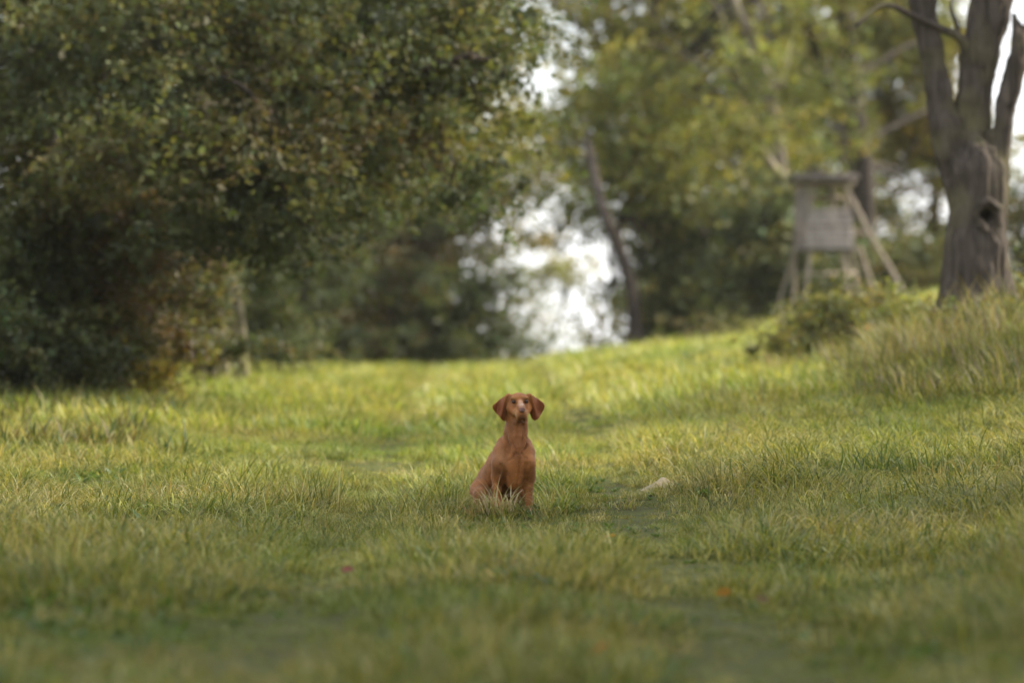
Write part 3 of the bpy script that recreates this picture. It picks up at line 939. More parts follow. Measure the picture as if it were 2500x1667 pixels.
    for part, pts in (('trunk', np.vstack([[*g, 0.16], stem([(1905, 700, 80, 16), (1910, 500, 80, 15), (1905, 380, 80, 14), (1880, 240, 79, 13), (1850, 120, 78.5, 11), (1810, 40, 78, 8), (1770, -60, 78, 4)])])),
                      ('branch', stem([(1905, 425, 80, 11), (1880, 400, 78.5, 11), (1845, 340, 77.5, 10), (1825, 290, 77, 6)])),
                      ('branch', stem([(1858, 140, 78.5, 9), (1800, 120, 78, 8), (1770, 60, 78, 5), (1755, 20, 78, 3)])),
                      ('branch', stem([(1885, 250, 79, 8), (1915, 180, 78.5, 7), (1930, 110, 78.5, 4)])),
                      ('branch', stem([(1850, 120, 78.5, 8), (1840, 60, 78, 6), (1870, 0, 78, 4)]))):
        p = smooth_path(pts, 20)
        v, f = tube(p[:, :3], p[:, 3], 10, 0.1, rng)
        obj(part, mesh_np(part, v, f, M_DEAD, smooth=True), dead)
    tree('oak_tree', 'oak with a dark upright trunk directly behind the hunting stand', 'tree', grounded(2100, 92, 0.2),
         [('trunk', stem_g(2115, 90, 30, [(2115, 700, 90, 29), (2108, 450, 90, 28), (2092, 300, 90, 25), (2072, 130, 90, 21), (2050, -100, 90, 14), (2040, -350, 90, 6)])),
          ('branch', stem([(2092, 290, 90, 14), (2010, 170, 88, 12), (1975, 40, 87, 8), (1960, -60, 87, 5)]))],
         [B(2000, 130, 97, 150, ry=170), B(2180, 120, 97, 140, ry=170), B(2040, 330, 98, 140, ry=110), B(1990, 560, 96, 120, ry=150), B(2080, -160, 95, 240), B(2090, 500, 98, 80, ry=100), B(1950, 430, 95, 100, ry=80), B(1950, 300, 96, 120, ry=120), B(2120, 640, 97, 80, ry=90)],
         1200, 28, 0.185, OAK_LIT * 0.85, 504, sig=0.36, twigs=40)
    tree('birch_tree', 'yellow green tree filling the view between the stand and the hollow trunk', 'tree', grounded(2300, 98, 0.2),
         [('trunk', stem_g(2300, 98, 14, [(2290, 700, 98, 13), (2280, 450, 98, 11), (2260, 200, 98, 8), (2250, -50, 98, 4)]))],
         [B(2240, 230, 98, 100, ry=120), B(2290, 400, 98, 75, ry=150), B(2220, 60, 98, 110), B(2310, 560, 98, 55, ry=90), B(2200, 330, 98, 50, ry=50), B(2190, 650, 97, 110, ry=60), B(2160, 420, 98, 40, ry=25)],
         560, 26, 0.18, YELLOW * 0.8, 505, sig=0.34, twigs=16, sides=8)
    tree('undergrowth_tree', 'low scrubby tree under the bright sky holes right of the stand', 'tree', grounded(2160, 86, 0.2),
         [('trunk', stem_g(2160, 86, 9, [(2160, 720, 86, 8), (2150, 650, 86, 5)]))],
         [B(2080, 700, 86, 110, ry=70), B(2220, 690, 86, 110, ry=70), B(2320, 690, 86, 80, ry=70), B(2240, 610, 87, 50, ry=30), B(1960, 710, 86, 80, ry=60)],
         640, 26, 0.17, OAK, 506, sig=0.3, twigs=12, sides=8)
    tree('undergrowth_tree', 'dark small tree showing past the right side of the hollow trunk', 'tree', grounded(2540, 70, 0.2),
         [('trunk', stem_g(2550, 70, 16, [(2550, 650, 70, 14), (2540, 500, 70, 9)]))],
         [B(2530, 640, 70, 75, ry=110), B(2600, 500, 70, 110, ry=110), B(2650, 650, 70, 140, ry=130), B(2510, 500, 70, 40, ry=40)],
         330, 24, 0.15, OAK, 507, sig=0.27, twigs=14, sides=8)
    # --- unseen shrubs added beside the near track to keep skylight off its grass
    for i, (x, y, h, lab) in enumerate(((4.1, 12.0, 2.8, 'added unseen shade shrub by the near grass on the bank side'), (4.9, 16.8, 3.0, 'added unseen shade shrub further up the track on the bank side'), (-4.3, 12.0, 2.8, 'added unseen shade shrub by the near grass on the wood side'), (-5.2, 17.5, 3.0, 'added unseen shade shrub further up the track on the wood side'))):
        g = np.array([x, y, gz(x, y) - 0.05])
        bl = [(g + np.array([0, dy, h * fz]), np.array([0.9, 1.5, h * 0.32]), 1) for dy, fz in ((-1.0, 0.35), (0.9, 0.35), (-0.3, 0.7), (0.7, 0.75))]
        st = [('stem', np.array([[*(g + [0.1 * k, 0, 0]), 0.04], [*((g + b[0]) / 2), 0.03], [*b[0], 0.01]])) for k, b in enumerate(bl)]
        tree('shade_shrub', lab, 'shrub', g, st, bl, 260, 26, 0.10, OAK, 650 + i, group='added shade shrubs beside the near track', sig=0.2, twigs=14, sides=7)
    # --- unseen oaks added behind the camera to cut the light from the front
    for i, (x, y, h, r, lab) in enumerate(((-6.5, -5, 12, 4.2, 'added shade oak behind the camera on the wood side'), (0.5, -12, 14, 4.8, 'added shade oak behind the camera in line with the track'), (7.5, -4, 12, 4.2, 'added shade oak behind the camera on the bank side'))):
        g = np.array([x, y, gz(x, y) - 0.1])
        rng = np.random.default_rng(670 + i)
        bl = []
        for k in range(12):
            a = rng.uniform(0, 6.28); q = rng.uniform(0.2, 0.8) * r
            bl.append((g + np.array([math.cos(a) * q, math.sin(a) * q, rng.uniform(0.25, 0.92) * h]), np.array([1.7, 1.7, 1.3]) * rng.uniform(0.8, 1.1), 1))
        st = [('trunk', np.array([[*g, 0.4], [*(g + [0.1, 0, h * 0.25]), 0.3], [*(g + [0.2, 0.1, h * 0.6]), 0.2], [*(g + [0.1, 0, h * 0.9]), 0.05]]))]
        tree('oak_tree', lab, 'tree', g, st, bl, 620, 22, 0.2, OAK, 680 + i, group='shade oaks added behind the camera', sig=0.42, twigs=20)
    # --- out of frame on the right: the oaks whose shade lies over the foreground
    for i, (x, y, h, r, lab) in enumerate(((11.5, 34.0, 10.5, 3.2, 'oak on the bank beside the dog, shading it'), (10.5, 23.6, 12, 3.8, 'oak on the bank, second along from the dog'), (10.0, 17.5, 12, 4.2, 'oak on the bank, third along from the dog'), (9.5, 12, 12, 4.2, 'oak on the bank by the near grass'))):
        g = np.array([x, y, gz(x, y) - 0.1])
        bl = []
        rng = np.random.default_rng(600 + i)
        for k in range(12):
            a = rng.uniform(0, 6.28)
            q = rng.uniform(0.25, 0.8) * r
            bl.append((g + np.array([math.cos(a) * q, math.sin(a) * q, rng.uniform(0.42, 0.95) * h]), np.array([1.5, 1.5, 1.1]) * rng.uniform(0.7, 1.1), 1))
        st = [('trunk', np.array([[*g, 0.4], [*(g + [0.1, 0, h * 0.25]), 0.3], [*(g + [0.2, 0.1, h * 0.6]), 0.2], [*(g + [0.1, 0, h * 0.9]), 0.05]]))]
        tree('oak_tree', lab, 'tree', g, st, bl, (360, 640, 900, 1000)[i], 22, 0.17, OAK, 610 + i, group='oaks along the right bank', sig=0.4, twigs=24)


plant_trees()


# ------------------------------------------------------------------ the old hollow tree on the bank
def hollow_tree():
    D = 38.0
    s = D / FPX
    def q(px, py, dd=0.0): return W(px, py, D) + np.array([0, dd, 0])
    base = grounded(2383, D, 0.05)
    lo = np.array([W(2180, 0, D)[0], D - 0.75, base[2] - 0.25]); hi = np.array([W(2560, 0, D)[0], D + 0.75, W(0, -60, D)[2]])
    f = Field(lo, hi, 0.016)
    k = 0.05
    # trunk, photo outline as left and right edges
    prof = [(820, 2300, 2474), (760, 2304, 2466), (700, 2303, 2461), (650, 2302, 2458), (600, 2306, 2457), (540, 2316, 2457), (480, 2318, 2461), (420, 2308, 2464)]
    pts = [(q((a + b) / 2, y), (b - a) / 2 * s) for y, a, b in prof]
    f.chain(pts, 0.02)
    f.chain([(q(2362, 470), 50 * s), (q(2333, 380), 42 * s), (q(2305, 300), 33 * s), (q(2290, 220), 32 * s), (q(2272, 120), 31 * s), (q(2252, 0), 31 * s), (q(2240, -80), 30 * s)], k)       # left limb
    f.chain([(q(2380, 450, 0.02), 52 * s), (q(2378, 350, 0.03), 42 * s), (q(2378, 240, 0.04), 38 * s), (q(2390, 140, 0.04), 44 * s), (q(2412, 50, 0.03), 46 * s), (q(2430, -80), 48 * s)], k)      # middle limb
    f.chain([(q(2425, 430, -0.05), 36 * s), (q(2440, 340, -0.06), 26 * s), (q(2458, 250, -0.08), 23 * s), (q(2478, 160, -0.1), 22 * s), (q(2485, 90, -0.12), 18 * s), (q(2470, 40, -0.12), 8 * s)], 0.03)  # right limb
    f.chain([(q(2480, 130, -0.1), 14 * s), (q(2515, 60, -0.12), 12 * s), (q(2540, -40, -0.1), 10 * s)], 0.02)
    for a in np.linspace(0.3, 6.0, 6):     # root flare
        v = np.array([math.cos(a), math.sin(a), 0])
        f.cone(base + v * 0.22 + [0, 0, 0.55], 0.10, base + v * 0.47 + [0, 0, -0.02], 0.07, 0.12)
    # rolled lip round the hollow and the ridge running down from it
    hx = q(2402, 529, -0.30)
    f.chain([(q(2378, 505, -0.28), 7 * s), (q(2373, 530, -0.29), 8 * s), (q(2385, 552, -0.29), 9 * s), (q(2410, 570, -0.28), 9 * s), (q(2422, 600, -0.27), 8 * s), (q(2420, 660, -0.26), 6 * s)], 0.03)
    f.chain([(q(2380, 500, -0.28), 7 * s), (q(2405, 495, -0.29), 6 * s), (q(2430, 510, -0.25), 7 * s), (q(2432, 545, -0.24), 7 * s)], 0.03)
    f.ell(hx, (18 * s, 0.30, 14 * s), 0.012, sub=True)
    f.cone(q(2412, 380, -0.19), 7 * s, q(2398, 440, -0.26), 5 * s, 0.03, sub=True)
    f.cone(q(2400, 330, -0.12), 8 * s, q(2412, 390, -0.17), 7 * s, 0.03, sub=True)
    f.cone(q(2330, 560, -0.31), 3 * s, q(2340, 700, -0.3), 4 * s, 0.03, sub=True)
    f.cone(q(2440, 590, -0.25), 3 * s, q(2436, 720, -0.24), 4 * s, 0.03, sub=True)
    V, F = f.surface()
    V = relax(V, F, 1)
    # bark ridges
    c = V - base
    ang = np.arctan2(V[:, 1] - D, V[:, 0] - q(2380, 0)[0])
    rid = vnoise(np.c_[V[:, 0] * 16, V[:, 1] * 16, V[:, 2] * 2.2]) - 0.5
    rid2 = vnoise(np.c_[V[:, 0] * 38 + 5, V[:, 1] * 38, V[:, 2] * 5]) - 0.5
    me0 = mesh_np('tmp', V, [F], None)
    nr = np.zeros(len(V) * 3, np.float32); me0.vertices.foreach_get('normal', nr); nr = nr.reshape(-1, 3)
    bpy.data.meshes.remove(me0)
    rid3 = 1 - np.abs(2 * vnoise(np.c_[V[:, 0] * 24 + 3, V[:, 1] * 24, V[:, 2] * 1.8]) - 1)
    rid4 = vnoise(np.c_[V[:, 0] * 5, V[:, 1] * 5, V[:, 2] * 3]) - 0.5
    V = V + nr * (rid * 0.03 + rid2 * 0.028 + (rid3 ** 2 - 0.4) * 0.022 + rid4 * 0.06)[:, None]
    root = empty('hollow_tree', base)
    tag(root, 'old forked tree with a dark hole in its bare trunk on the grassy bank', 'tree')
    bm_ = bark_material('old_bark', (0.030, 0.024, 0.020), (0.118, 0.096, 0.078), 15, moss=(0.13, 0.115, 0.06), bump=1.0)
    obj('trunk', mesh_np('trunk', V, [F], bm_, smooth=True), root)
    rng = np.random.default_rng(9)
    # limbs above the frame and the thin arching bough on the left
    for part, pts in (('branch', [(2378, 165, 38, 16), (2349, 97, 37.9, 13), (2300, 72, 37.9, 10), (2222, 36, 37.8, 8), (2164, 12, 37.7, 7), (2117, 38, 37.6, 6), (2092, 64, 37.5, 4)]),
                      ('branch', [(2340, 92, 38.1, 8), (2335, 60, 38.1, 6), (2322, 20, 38.1, 4), (2330, -20, 38.1, 3)]),
                      ('branch', [(2242, -50, 38, 30), (2225, -200, 38, 25), (2150, -500, 38, 18), (2050, -900, 38, 9)]),
                      ('branch', [(2428, -50, 38, 47), (2450, -250, 38, 36), (2500, -600, 38, 26), (2480, -1100, 38, 12)]),
                      ('branch', [(2450, -220, 38, 22), (2600, -450, 38.5, 16), (2850, -700, 39, 7)])):
        p = smooth_path(stem(pts), 20)
        v, fc = tube(p[:, :3], p[:, 3], 12, 0.08, rng)
        obj(part, mesh_np(part, v, fc, bm_, smooth=True), root)
    bl = [B(2150, -520, 38, 420, ry=300), B(2500, -600, 38, 480, ry=330), B(2300, -1000, 38, 600, ry=350), B(2800, -700, 39, 400, ry=350), B(1850, -750, 38, 300, ry=250),
          B(2050, -230, 38, 180, ry=120, w=0.25), B(2310, 20, 38.2, 40, ry=60, w=0.035), B(2470, 250, 38.4, 25, ry=60, w=0.012), B(2120, -60, 37.6, 120, ry=60, w=0.15)]
    V, F, C = leaf_cloud(bl, 240, 24, 0.10, rng, OAK, 0.24)
    tag(obj('crown', mesh_np('crown', V, F, M_LEAF, C), root), kind='stuff')


hollow_tree()


# ------------------------------------------------------------------ the hunting stand
def hunting_stand():
    D = 75.0
    s = D / FPX
    root = empty('hunting_stand', on_ground(2015, D))
    tag(root, 'grey wooden hunting stand on splayed poles with a flat roof on the bank', 'hunting stand')
    def P(px, py, dy=0.0): return W(px, py, D) + np.array([0, dy, 0])
    def put(name, vf, mat, parent=root):
        return obj(name, mesh_np(name, vf[0], vf[1], mat), parent)
    def pole(name, a, b, r, mat=M_POLE, parent=root):
        a, b = np.asarray(a, float), np.asarray(b, float)
        pts = np.linspace(a, b, 7)
        rng = np.random.default_rng(int(abs(a[0] * 100 + b[2] * 37)) % 1000)
        pts[1:-1] += rng.normal(0, 0.012, (5, 3))
        v, f = tube(pts, np.linspace(r, r * 1.15, 7), 8, 0.04, rng)
        return obj(name, mesh_np(name, v, f, mat, smooth=True), parent)
    dp = 1.0                                              # depth of the cabin
    def g(px, dy):
        x = W(px, 0, D)[0]
        return np.array([x, D + dy, gz(x, D + dy) - 0.15])
    # legs and posts
    pole('leg', g(1957, -0.1), P(1978, 604, 0.03), 5 * s)
    pole('leg', g(2082, -0.1), P(2058, 606, 0.03), 4.5 * s)
    pole('leg', g(1943, dp + 0.1), P(1952, 590, dp), 5 * s)
    pole('leg', g(2114, dp + 0.1), P(2088, 600, dp), 4.5 * s)
    pole('brace', P(2056, 618, 0.2), g(2122, 0.5), 4.5 * s)
    pole('brace', P(2060, 452, -0.06), g(2224, -0.3), 5.5 * s)
    pole('brace', P(1945, 600, dp * 0.4), g(1885, 0.2), 3 * s)
    pole('crossbar', P(1966, 668, -0.07), P(2098, 664, dp * 0.9), 4 * s)
    pole('crossbar', P(2088, 566, 0.2), P(2112, 572, -0.12), 5 * s)
    pole('post', P(1976, 606, 0), P(1985, 448, 0), 5 * s)
    pole('post', P(2078, 606, 0), P(2062, 448, 0), 5 * s)
    pole('post', P(1952, 606, dp), P(1958, 444, dp), 7 * s)
    pole('post', P(2058, 606, dp), P(2040, 444, dp), 4.5 * s)
    # floor
    fl = obj('floor', mesh_np('floor', *box_np(*((P(1955, 609, dp / 2) + P(2084, 609, dp / 2)) / 2), 140 * s, dp + 0.12, 8 * s), M_ROOF), root)
    # front planks: broad boards laid level, two bands with a gap between
    def plank(name, y0, y1, l, r, dy, parent, mat=M_WOOD, tilt=0.0):
        a, b = P(l, (y0 + y1) / 2, dy), P(r, (y0 + y1) / 2 + tilt, dy)
        return put(name, beam(a, b, (y1 - y0) * s, 0.026, (0, 1, 0)), mat, parent)
    fp = plank('front_panel', 513, 526, 1975, 2079, -0.065, root)
    for i, (y0, y1, l, r) in enumerate(((526.6, 540, 1973, 2081), (540.6, 553.5, 1972, 2082), (557, 570, 1969, 2085), (570.6, 584, 1968, 2086), (584.6, 597, 1967, 2086), (597.6, 607, 1966, 2087))):
        plank('plank', y0, y1, l, r, -0.065 + (0.004, -0.003, 0.006, -0.004, 0.003, 0.0)[i], fp, tilt=(0.6, -0.5, 0.4, -0.3, 0.5, 0)[i])
    # left wall boards, upright, running back
    for i in range(6):
        y = 0.06 + i * 0.165
        xl = 1970 - (1970 - 1950) * i / 5
        put('wall_board', beam(P(xl - 1, 607, y), P(xl + 4, 452, y), 0.026, 0.155, (0, 1, 0)), M_WOOD)
    # right wall, half height
    for i in range(6):
        y = 0.06 + i * 0.165
        put('wall_board', beam(P(2084 - i * 3, 607, y), P(2078 - i * 4, 517, y), 0.026, 0.155, (0, 1, 0)), M_WOOD)
    # back wall boards below the window
    for i in range(4):
        plank('back_plank', 520 + i * 22, 541 + i * 22, 1955, 2062, dp + 0.06, root)
    pole('window_rail', P(1988, 514, -0.02), P(2066, 514, -0.02), 4 * s)
    pole('window_rail', P(1960, 480, dp - 0.06), P(2066, 480, dp - 0.06), 5.5 * s)
    # roof: beams and boards, falling a little to the back
    for dy in (-0.15, dp + 0.05):
        pole('roof_beam', P(1940, 446, dy), P(2086, 447, dy), 5 * s)
    rf = put('roof', beam(P(1932, 433, -0.42), P(2092, 434, -0.42), 15 * s, 0.03, (0, 1, 0)), M_ROOF)     # front fascia
    for i in range(9):
        y = -0.32 + i * 0.2
        put('board', beam(P(1928, 431 + i * 0.6, y), P(2096, 432 + i * 0.6, y), 0.025, 0.19, (0, 1, 0.0)), M_ROOF, rf)
    # ladder on the right, leading up to the open side
    la = obj('ladder', mesh_np('ladder', *tube(np.linspace(P(2104, 600, 0.45), g(2150, 0.15) + [0, 0, 0.1], 6), [4 * s] * 6, 8), M_POLE, smooth=True), root)
    pole('rail', P(2104, 600, 0.85), g(2150, 0.55) + [0, 0, 0.1], 4 * s, parent=la)
    for t in np.linspace(0.12, 0.92, 6):
        a = P(2104, 600, 0.45) * (1 - t) + (g(2150, 0.15) + [0, 0, 0.1]) * t
        pole('rung', a, a + np.array([0, 0.4, 0]), 2.6 * s, parent=la)


hunting_stand()


# ------------------------------------------------------------------ bank plants, tufts, stalks, leaves on the grass
def bank_plants():
    sh = [(2010, 44.5, [B(2020, 795, 44.5, 80, ry=50), B(2095, 762, 44.5, 85, ry=42), B(1945, 845, 44, 50, ry=28), B(2165, 815, 44.5, 80, ry=48), B(2040, 860, 44, 75, ry=30)], 560, np.array([[0.17, 0.175, 0.062], [0.20, 0.19, 0.075], [0.14, 0.15, 0.052], [0.115, 0.13, 0.05]]), 'rounded green bramble bush on the bank in front of the hunting stand', 'bramble_bush'),
          (1760, 58, [B(1740, 800, 62, 60, ry=25), B(1800, 800, 62, 50, ry=30)], 45, OAK, 'low scrub on the crest in front of the dark tree', 'bramble_bush'),
          (2260, 42, [B(2240, 780, 42, 70, ry=35), B(2330, 800, 37.2, 70, ry=30), B(2250, 840, 40, 70, ry=30)], 190, OAK_LIT, 'weedy bush at the foot of the hollow tree', 'bramble_bush'),
          (2480, 39, [B(2460, 780, 37, 80, ry=45), B(2560, 740, 39, 100, ry=60)], 200, OAK, 'dark weedy bush right of the hollow trunk', 'bramble_bush'),
          (1690, 47, [B(1690, 908, 47, 70, ry=16), B(1790, 915, 46, 60, ry=14)], 60, BLUEGREEN, 'flat dark green clump of nettles on the slope below the bramble', 'nettle_clump')]
    for i, (px, d, bl, n, pal, lab, nm) in enumerate(sh):
        gpt = grounded(px, d, 0.05)
        st = [('stem', np.array([[*(gpt + [0.05 * k, 0, 0]), 0.012], [*((gpt + b[0]) / 2), 0.009], [*b[0], 0.004]])) for k, b in enumerate(bl)]
        tree(nm, lab, 'bush', gpt, st, bl, n, 22, 0.075, pal, 700 + i, group='bushes on the right bank', sig=0.12, twigs=10, sides=6)
    gpt = grounded(2122, 43.2, 0.05)
    tree('red_leaved_sapling', 'small sapling with orange red autumn leaves in the bramble', 'sapling', gpt,
         [('stem', np.array([[*gpt, 0.02], [*W(2120, 840, 43.2), 0.016], [*W(2118, 800, 43.2), 0.008]]))],
         [B(2112, 800, 43.2, 18, ry=12), B(2135, 812, 43.2, 16, ry=10), B(2122, 822, 43.2, 12, ry=14)], 12, 8, 0.06,
         np.array([[0.36, 0.10, 0.035], [0.42, 0.15, 0.04], [0.28, 0.12, 0.04]]), 720, sig=0.045, twigs=4, sides=6)


bank_plants()


def tuft(name, label, group, px, d, seed, n, rad, hmin, hmax, wid, straw, lean=0.35, droop=(0.4, 1.3), pal=GREENS, sink=0.01, cat='grass tuft', seg=6):
    me = tuft_mesh(name, seed, n, rad, hmin, hmax, wid, straw, lean, droop, pal, seg, M_TUFT)
    o = bpy.data.objects.new(name, me)
    b = on_ground(px, d)
    o.location = [float(b[0]), float(b[1]), float(b[2] - sink)]
    link(o)
    tag(o, label, cat, group)
    return o


PALE = np.array([[0.40, 0.33, 0.24], [0.46, 0.40, 0.27], [0.34, 0.26, 0.20], [0.25, 0.26, 0.10], [0.30, 0.24, 0.17]])
LIME = np.array([[0.24, 0.27, 0.06], [0.20, 0.23, 0.055], [0.30, 0.30, 0.09], [0.14, 0.19, 0.045]])
DARKG = np.array([[0.050, 0.085, 0.028], [0.065, 0.10, 0.03], [0.045, 0.075, 0.03], [0.085, 0.11, 0.03]])


def tufts():
    G1 = 'grass tufts standing out of the meadow'
    tuft('grass_tuft', 'pale dry grass tuft covering the forelegs of the dog', G1, 1216, 23.72, 801, 130, 0.11, 0.24, 0.46, 0.0062, 0.25, 0.28, (0.5, 1.5), PALE)
    tuft('grass_tuft', 'green grass tuft at the foot of the pale dry one before the dog', G1, 1232, 23.62, 802, 110, 0.12, 0.12, 0.27, 0.0065, 0.1, 0.35, (0.3, 1.1))
    tuft('grass_tuft', 'broad bladed bright green tuft just beside the forepaw of the dog', G1, 1358, 23.85, 803, 56, 0.10, 0.20, 0.46, 0.010, 0.12, 0.3, (0.5, 1.7), LIME)
    tuft('grass_tuft', 'short straw yellow tuft between the bright tuft and the dog', G1, 1328, 23.6, 804, 80, 0.13, 0.10, 0.22, 0.006, 0.5, 0.45, (0.3, 1.2))
    tuft('grass_tuft', 'tall upright dark tipped tuft alone left of the dog', G1, 760, 24.2, 805, 190, 0.18, 0.2, 0.44, 0.007, 0.25, 0.28, (0.1, 0.8))
    tuft('grass_tuft', 'lower green tuft beside the tall upright one', G1, 690, 24.0, 806, 120, 0.18, 0.14, 0.30, 0.007, 0.2, 0.35, (0.2, 1.0))
    tuft('grass_tuft', 'thin grass tuft between the tall upright tuft and the dog', G1, 930, 24.3, 807, 60, 0.16, 0.08, 0.22, 0.006, 0.2, 0.35, (0.2, 1.0))
    tuft('grass_tuft', 'yellow tipped tuft by the haunch of the dog', G1, 1120, 23.85, 808, 110, 0.16, 0.12, 0.26, 0.006, 0.25, 0.4, (0.3, 1.2))
    tuft('grass_tuft', 'reddish dry tuft over the hind paw of the dog', G1, 1168, 23.72, 816, 90, 0.10, 0.14, 0.30, 0.006, 0.6, 0.35, (0.4, 1.4), PALE * np.array([0.95, 0.8, 0.75]))
    tuft('grass_tuft', 'flattened straw tuft with an orange blade in the open grass right of the dog', G1, 1510, 24.1, 809, 80, 0.16, 0.10, 0.22, 0.006, 0.55, 0.6, (0.5, 1.6), LIME)
    tuft('grass_tuft', 'arching light green tuft at the low end of the bank', G1, 1935, 24.3, 810, 150, 0.22, 0.16, 0.40, 0.008, 0.2, 0.45, (0.6, 1.8), LIME)
    tuft('grass_tuft', 'combed over green tuft spilling down from the bank end', G1, 1800, 23.9, 811, 150, 0.25, 0.14, 0.34, 0.006, 0.2, 0.6, (0.8, 1.8))
    tuft('grass_tuft', 'dark lush green tuft on the bank behind the arching light one', G1, 2090, 25.6, 812, 160, 0.26, 0.22, 0.46, 0.009, 0.05, 0.35, (0.5, 1.5), DARKG)
    tuft('grass_tuft', 'dark lush green tuft next to the white dead stalks', G1, 2230, 25.4, 813, 160, 0.26, 0.22, 0.46, 0.009, 0.06, 0.35, (0.5, 1.5), DARKG)
    tuft('grass_tuft', 'tangled brown dry tuft below the white dead stalks', G1, 2330, 24.0, 814, 150, 0.28, 0.14, 0.34, 0.005, 0.85, 0.6, (0.6, 1.8))
    tuft('grass_tuft', 'yellowing tall tuft at the shaded upper bank', G1, 2440, 25.0, 815, 170, 0.28, 0.2, 0.44, 0.007, 0.45, 0.45, (0.5, 1.6))
    for k, (px, d, n, h, lab) in enumerate(((2300, 24.3, 14, 0.34, 'bunch of stiff white dead stalks on the bank'), (2262, 24.4, 6, 0.30, 'few thin white dead stalks near the lush dark tuft'))):
        tuft('dead_stalks', lab, 'white dead stalks on the bank', px, d, 830 + k, n, 0.10, h * 0.7, h * 1.15, 0.008, 1.0, 0.14, (0.0, 0.3), cat='stalks', pal=PALE)
    # tall plumed meadow grass on the bank behind
    rg = np.random.default_rng(44)
    for k in range(44):
        d = rg.uniform(30.5, 39.5)
        px = rg.uniform(2060 + (39 - d) * 12, 2540)
        tuft('tall_grass_clump', 'clump of tall pale seeding grass on the upper bank', 'tall pale grass clumps on the bank', px, d, 850 + k % 9, 100, 0.32, 0.22, 0.62, 0.011, 0.12, 0.3, (0.3, 1.2), np.vstack([GREENS, GREENS * 0.8, LIME * 0.6, PALE * 0.55]), cat='grass clump')
    for k in range(16):
        tuft('tall_grass_clump', 'clump of tall dry grass round the foot of the hollow tree', 'tall dry grass round the hollow tree', rg.uniform(2150, 2520), rg.uniform(34.8, 37.4), 895 + k % 5, 90, 0.28, 0.35, 0.85, 0.010, 0.35, 0.28, (0.3, 1.1), np.vstack([GREENS, LIME * 0.7, PALE * 0.7]), cat='grass clump')
    for k in range(14):
        d = rg.uniform(40.5, 43.2)
        tuft('tall_grass_clump', 'clump of tall grass growing up before the bramble bush', 'tall grass before the bramble bush', rg.uniform(1870, 2220), d, 890 + k % 5, 80, 0.26, 0.25, 0.6, 0.011, 0.2, 0.3, (0.3, 1.2), np.vstack([GREENS, LIME * 0.7, PALE * 0.6]), cat='grass clump')
    for k in range(18):
        d = rg.uniform(31, 39)
        tuft('weed_clump', 'dull weed clump in the shade along the wood edge', 'weeds along the shaded wood edge', rg.uniform(-40, 330 + (d - 31) * 16), d, 880 + k % 5, 70, 0.3, 0.16, 0.48, 0.024, 0.12, 0.6, (0.2, 0.9), np.vstack([DARKG, GREENS * 0.8, BROWN]), cat='weed')
    # weeds on the left under the oak
    for k, (px, d, lab) in enumerate(((80, 30, 'dull green weed clump at the shaded wood edge, outermost'), (260, 31.5, 'dull green fern like clump below the hazel shrub'), (400, 30.5, 'light green weed clump at the end of the wood shade'))):
        tuft('weed_clump', lab, 'weeds at the wood edge', px, d, 870 + k, 60, 0.3, 0.14, 0.36, 0.022, 0.05, 0.6, (0.2, 0.9), np.vstack([DARKG, GREENS * 0.9]), cat='weed')


tufts()


def fallen_leaf(px, py, d, size, colr, label, seed, up=0.09):
    rng = np.random.default_rng(seed)
    # lobed oak leaf outline, curled
    t = np.linspace(0, 1, 11)
    w = 0.26 * np.sin(np.pi * t ** 0.8) * (1 + 0.32 * np.sin(t * 24))
    L = np.c_[t - 0.5, w, 0.25 * (w * 1.6) ** 2 + 0.12 * (t - 0.5) ** 2]
    Rr = L * [1, -1, 1]
    mid = np.c_[t - 0.5, 0 * t, 0.12 * (t - 0.5) ** 2]
    V = np.concatenate([L, mid, Rr]) * size
    n = len(t)
    i = np.arange(n - 1)
    F = np.concatenate([np.stack([i, i + 1, n + i + 1, n + i], -1), np.stack([n + i, n + i + 1, 2 * n + i + 1, 2 * n + i], -1)])
    C = np.array(colr)[None] * rng.uniform(0.8, 1.2, (len(V), 1))
    o = bpy.data.objects.new('fallen_leaf', mesh_np('fallen_leaf', V, [F[:, ::-1]], M_TUFT, C))
    b = on_ground(px, d)
    o.location = (float(b[0]), float(b[1]), float(b[2] + up - 0.025))
    o.rotation_euler = (rng.uniform(0.4, 1.0), rng.uniform(-0.5, 0.5), rng.uniform(0, 6.28))
    link(o)
    tag(o, label, 'leaf', 'fallen leaves on the grass')


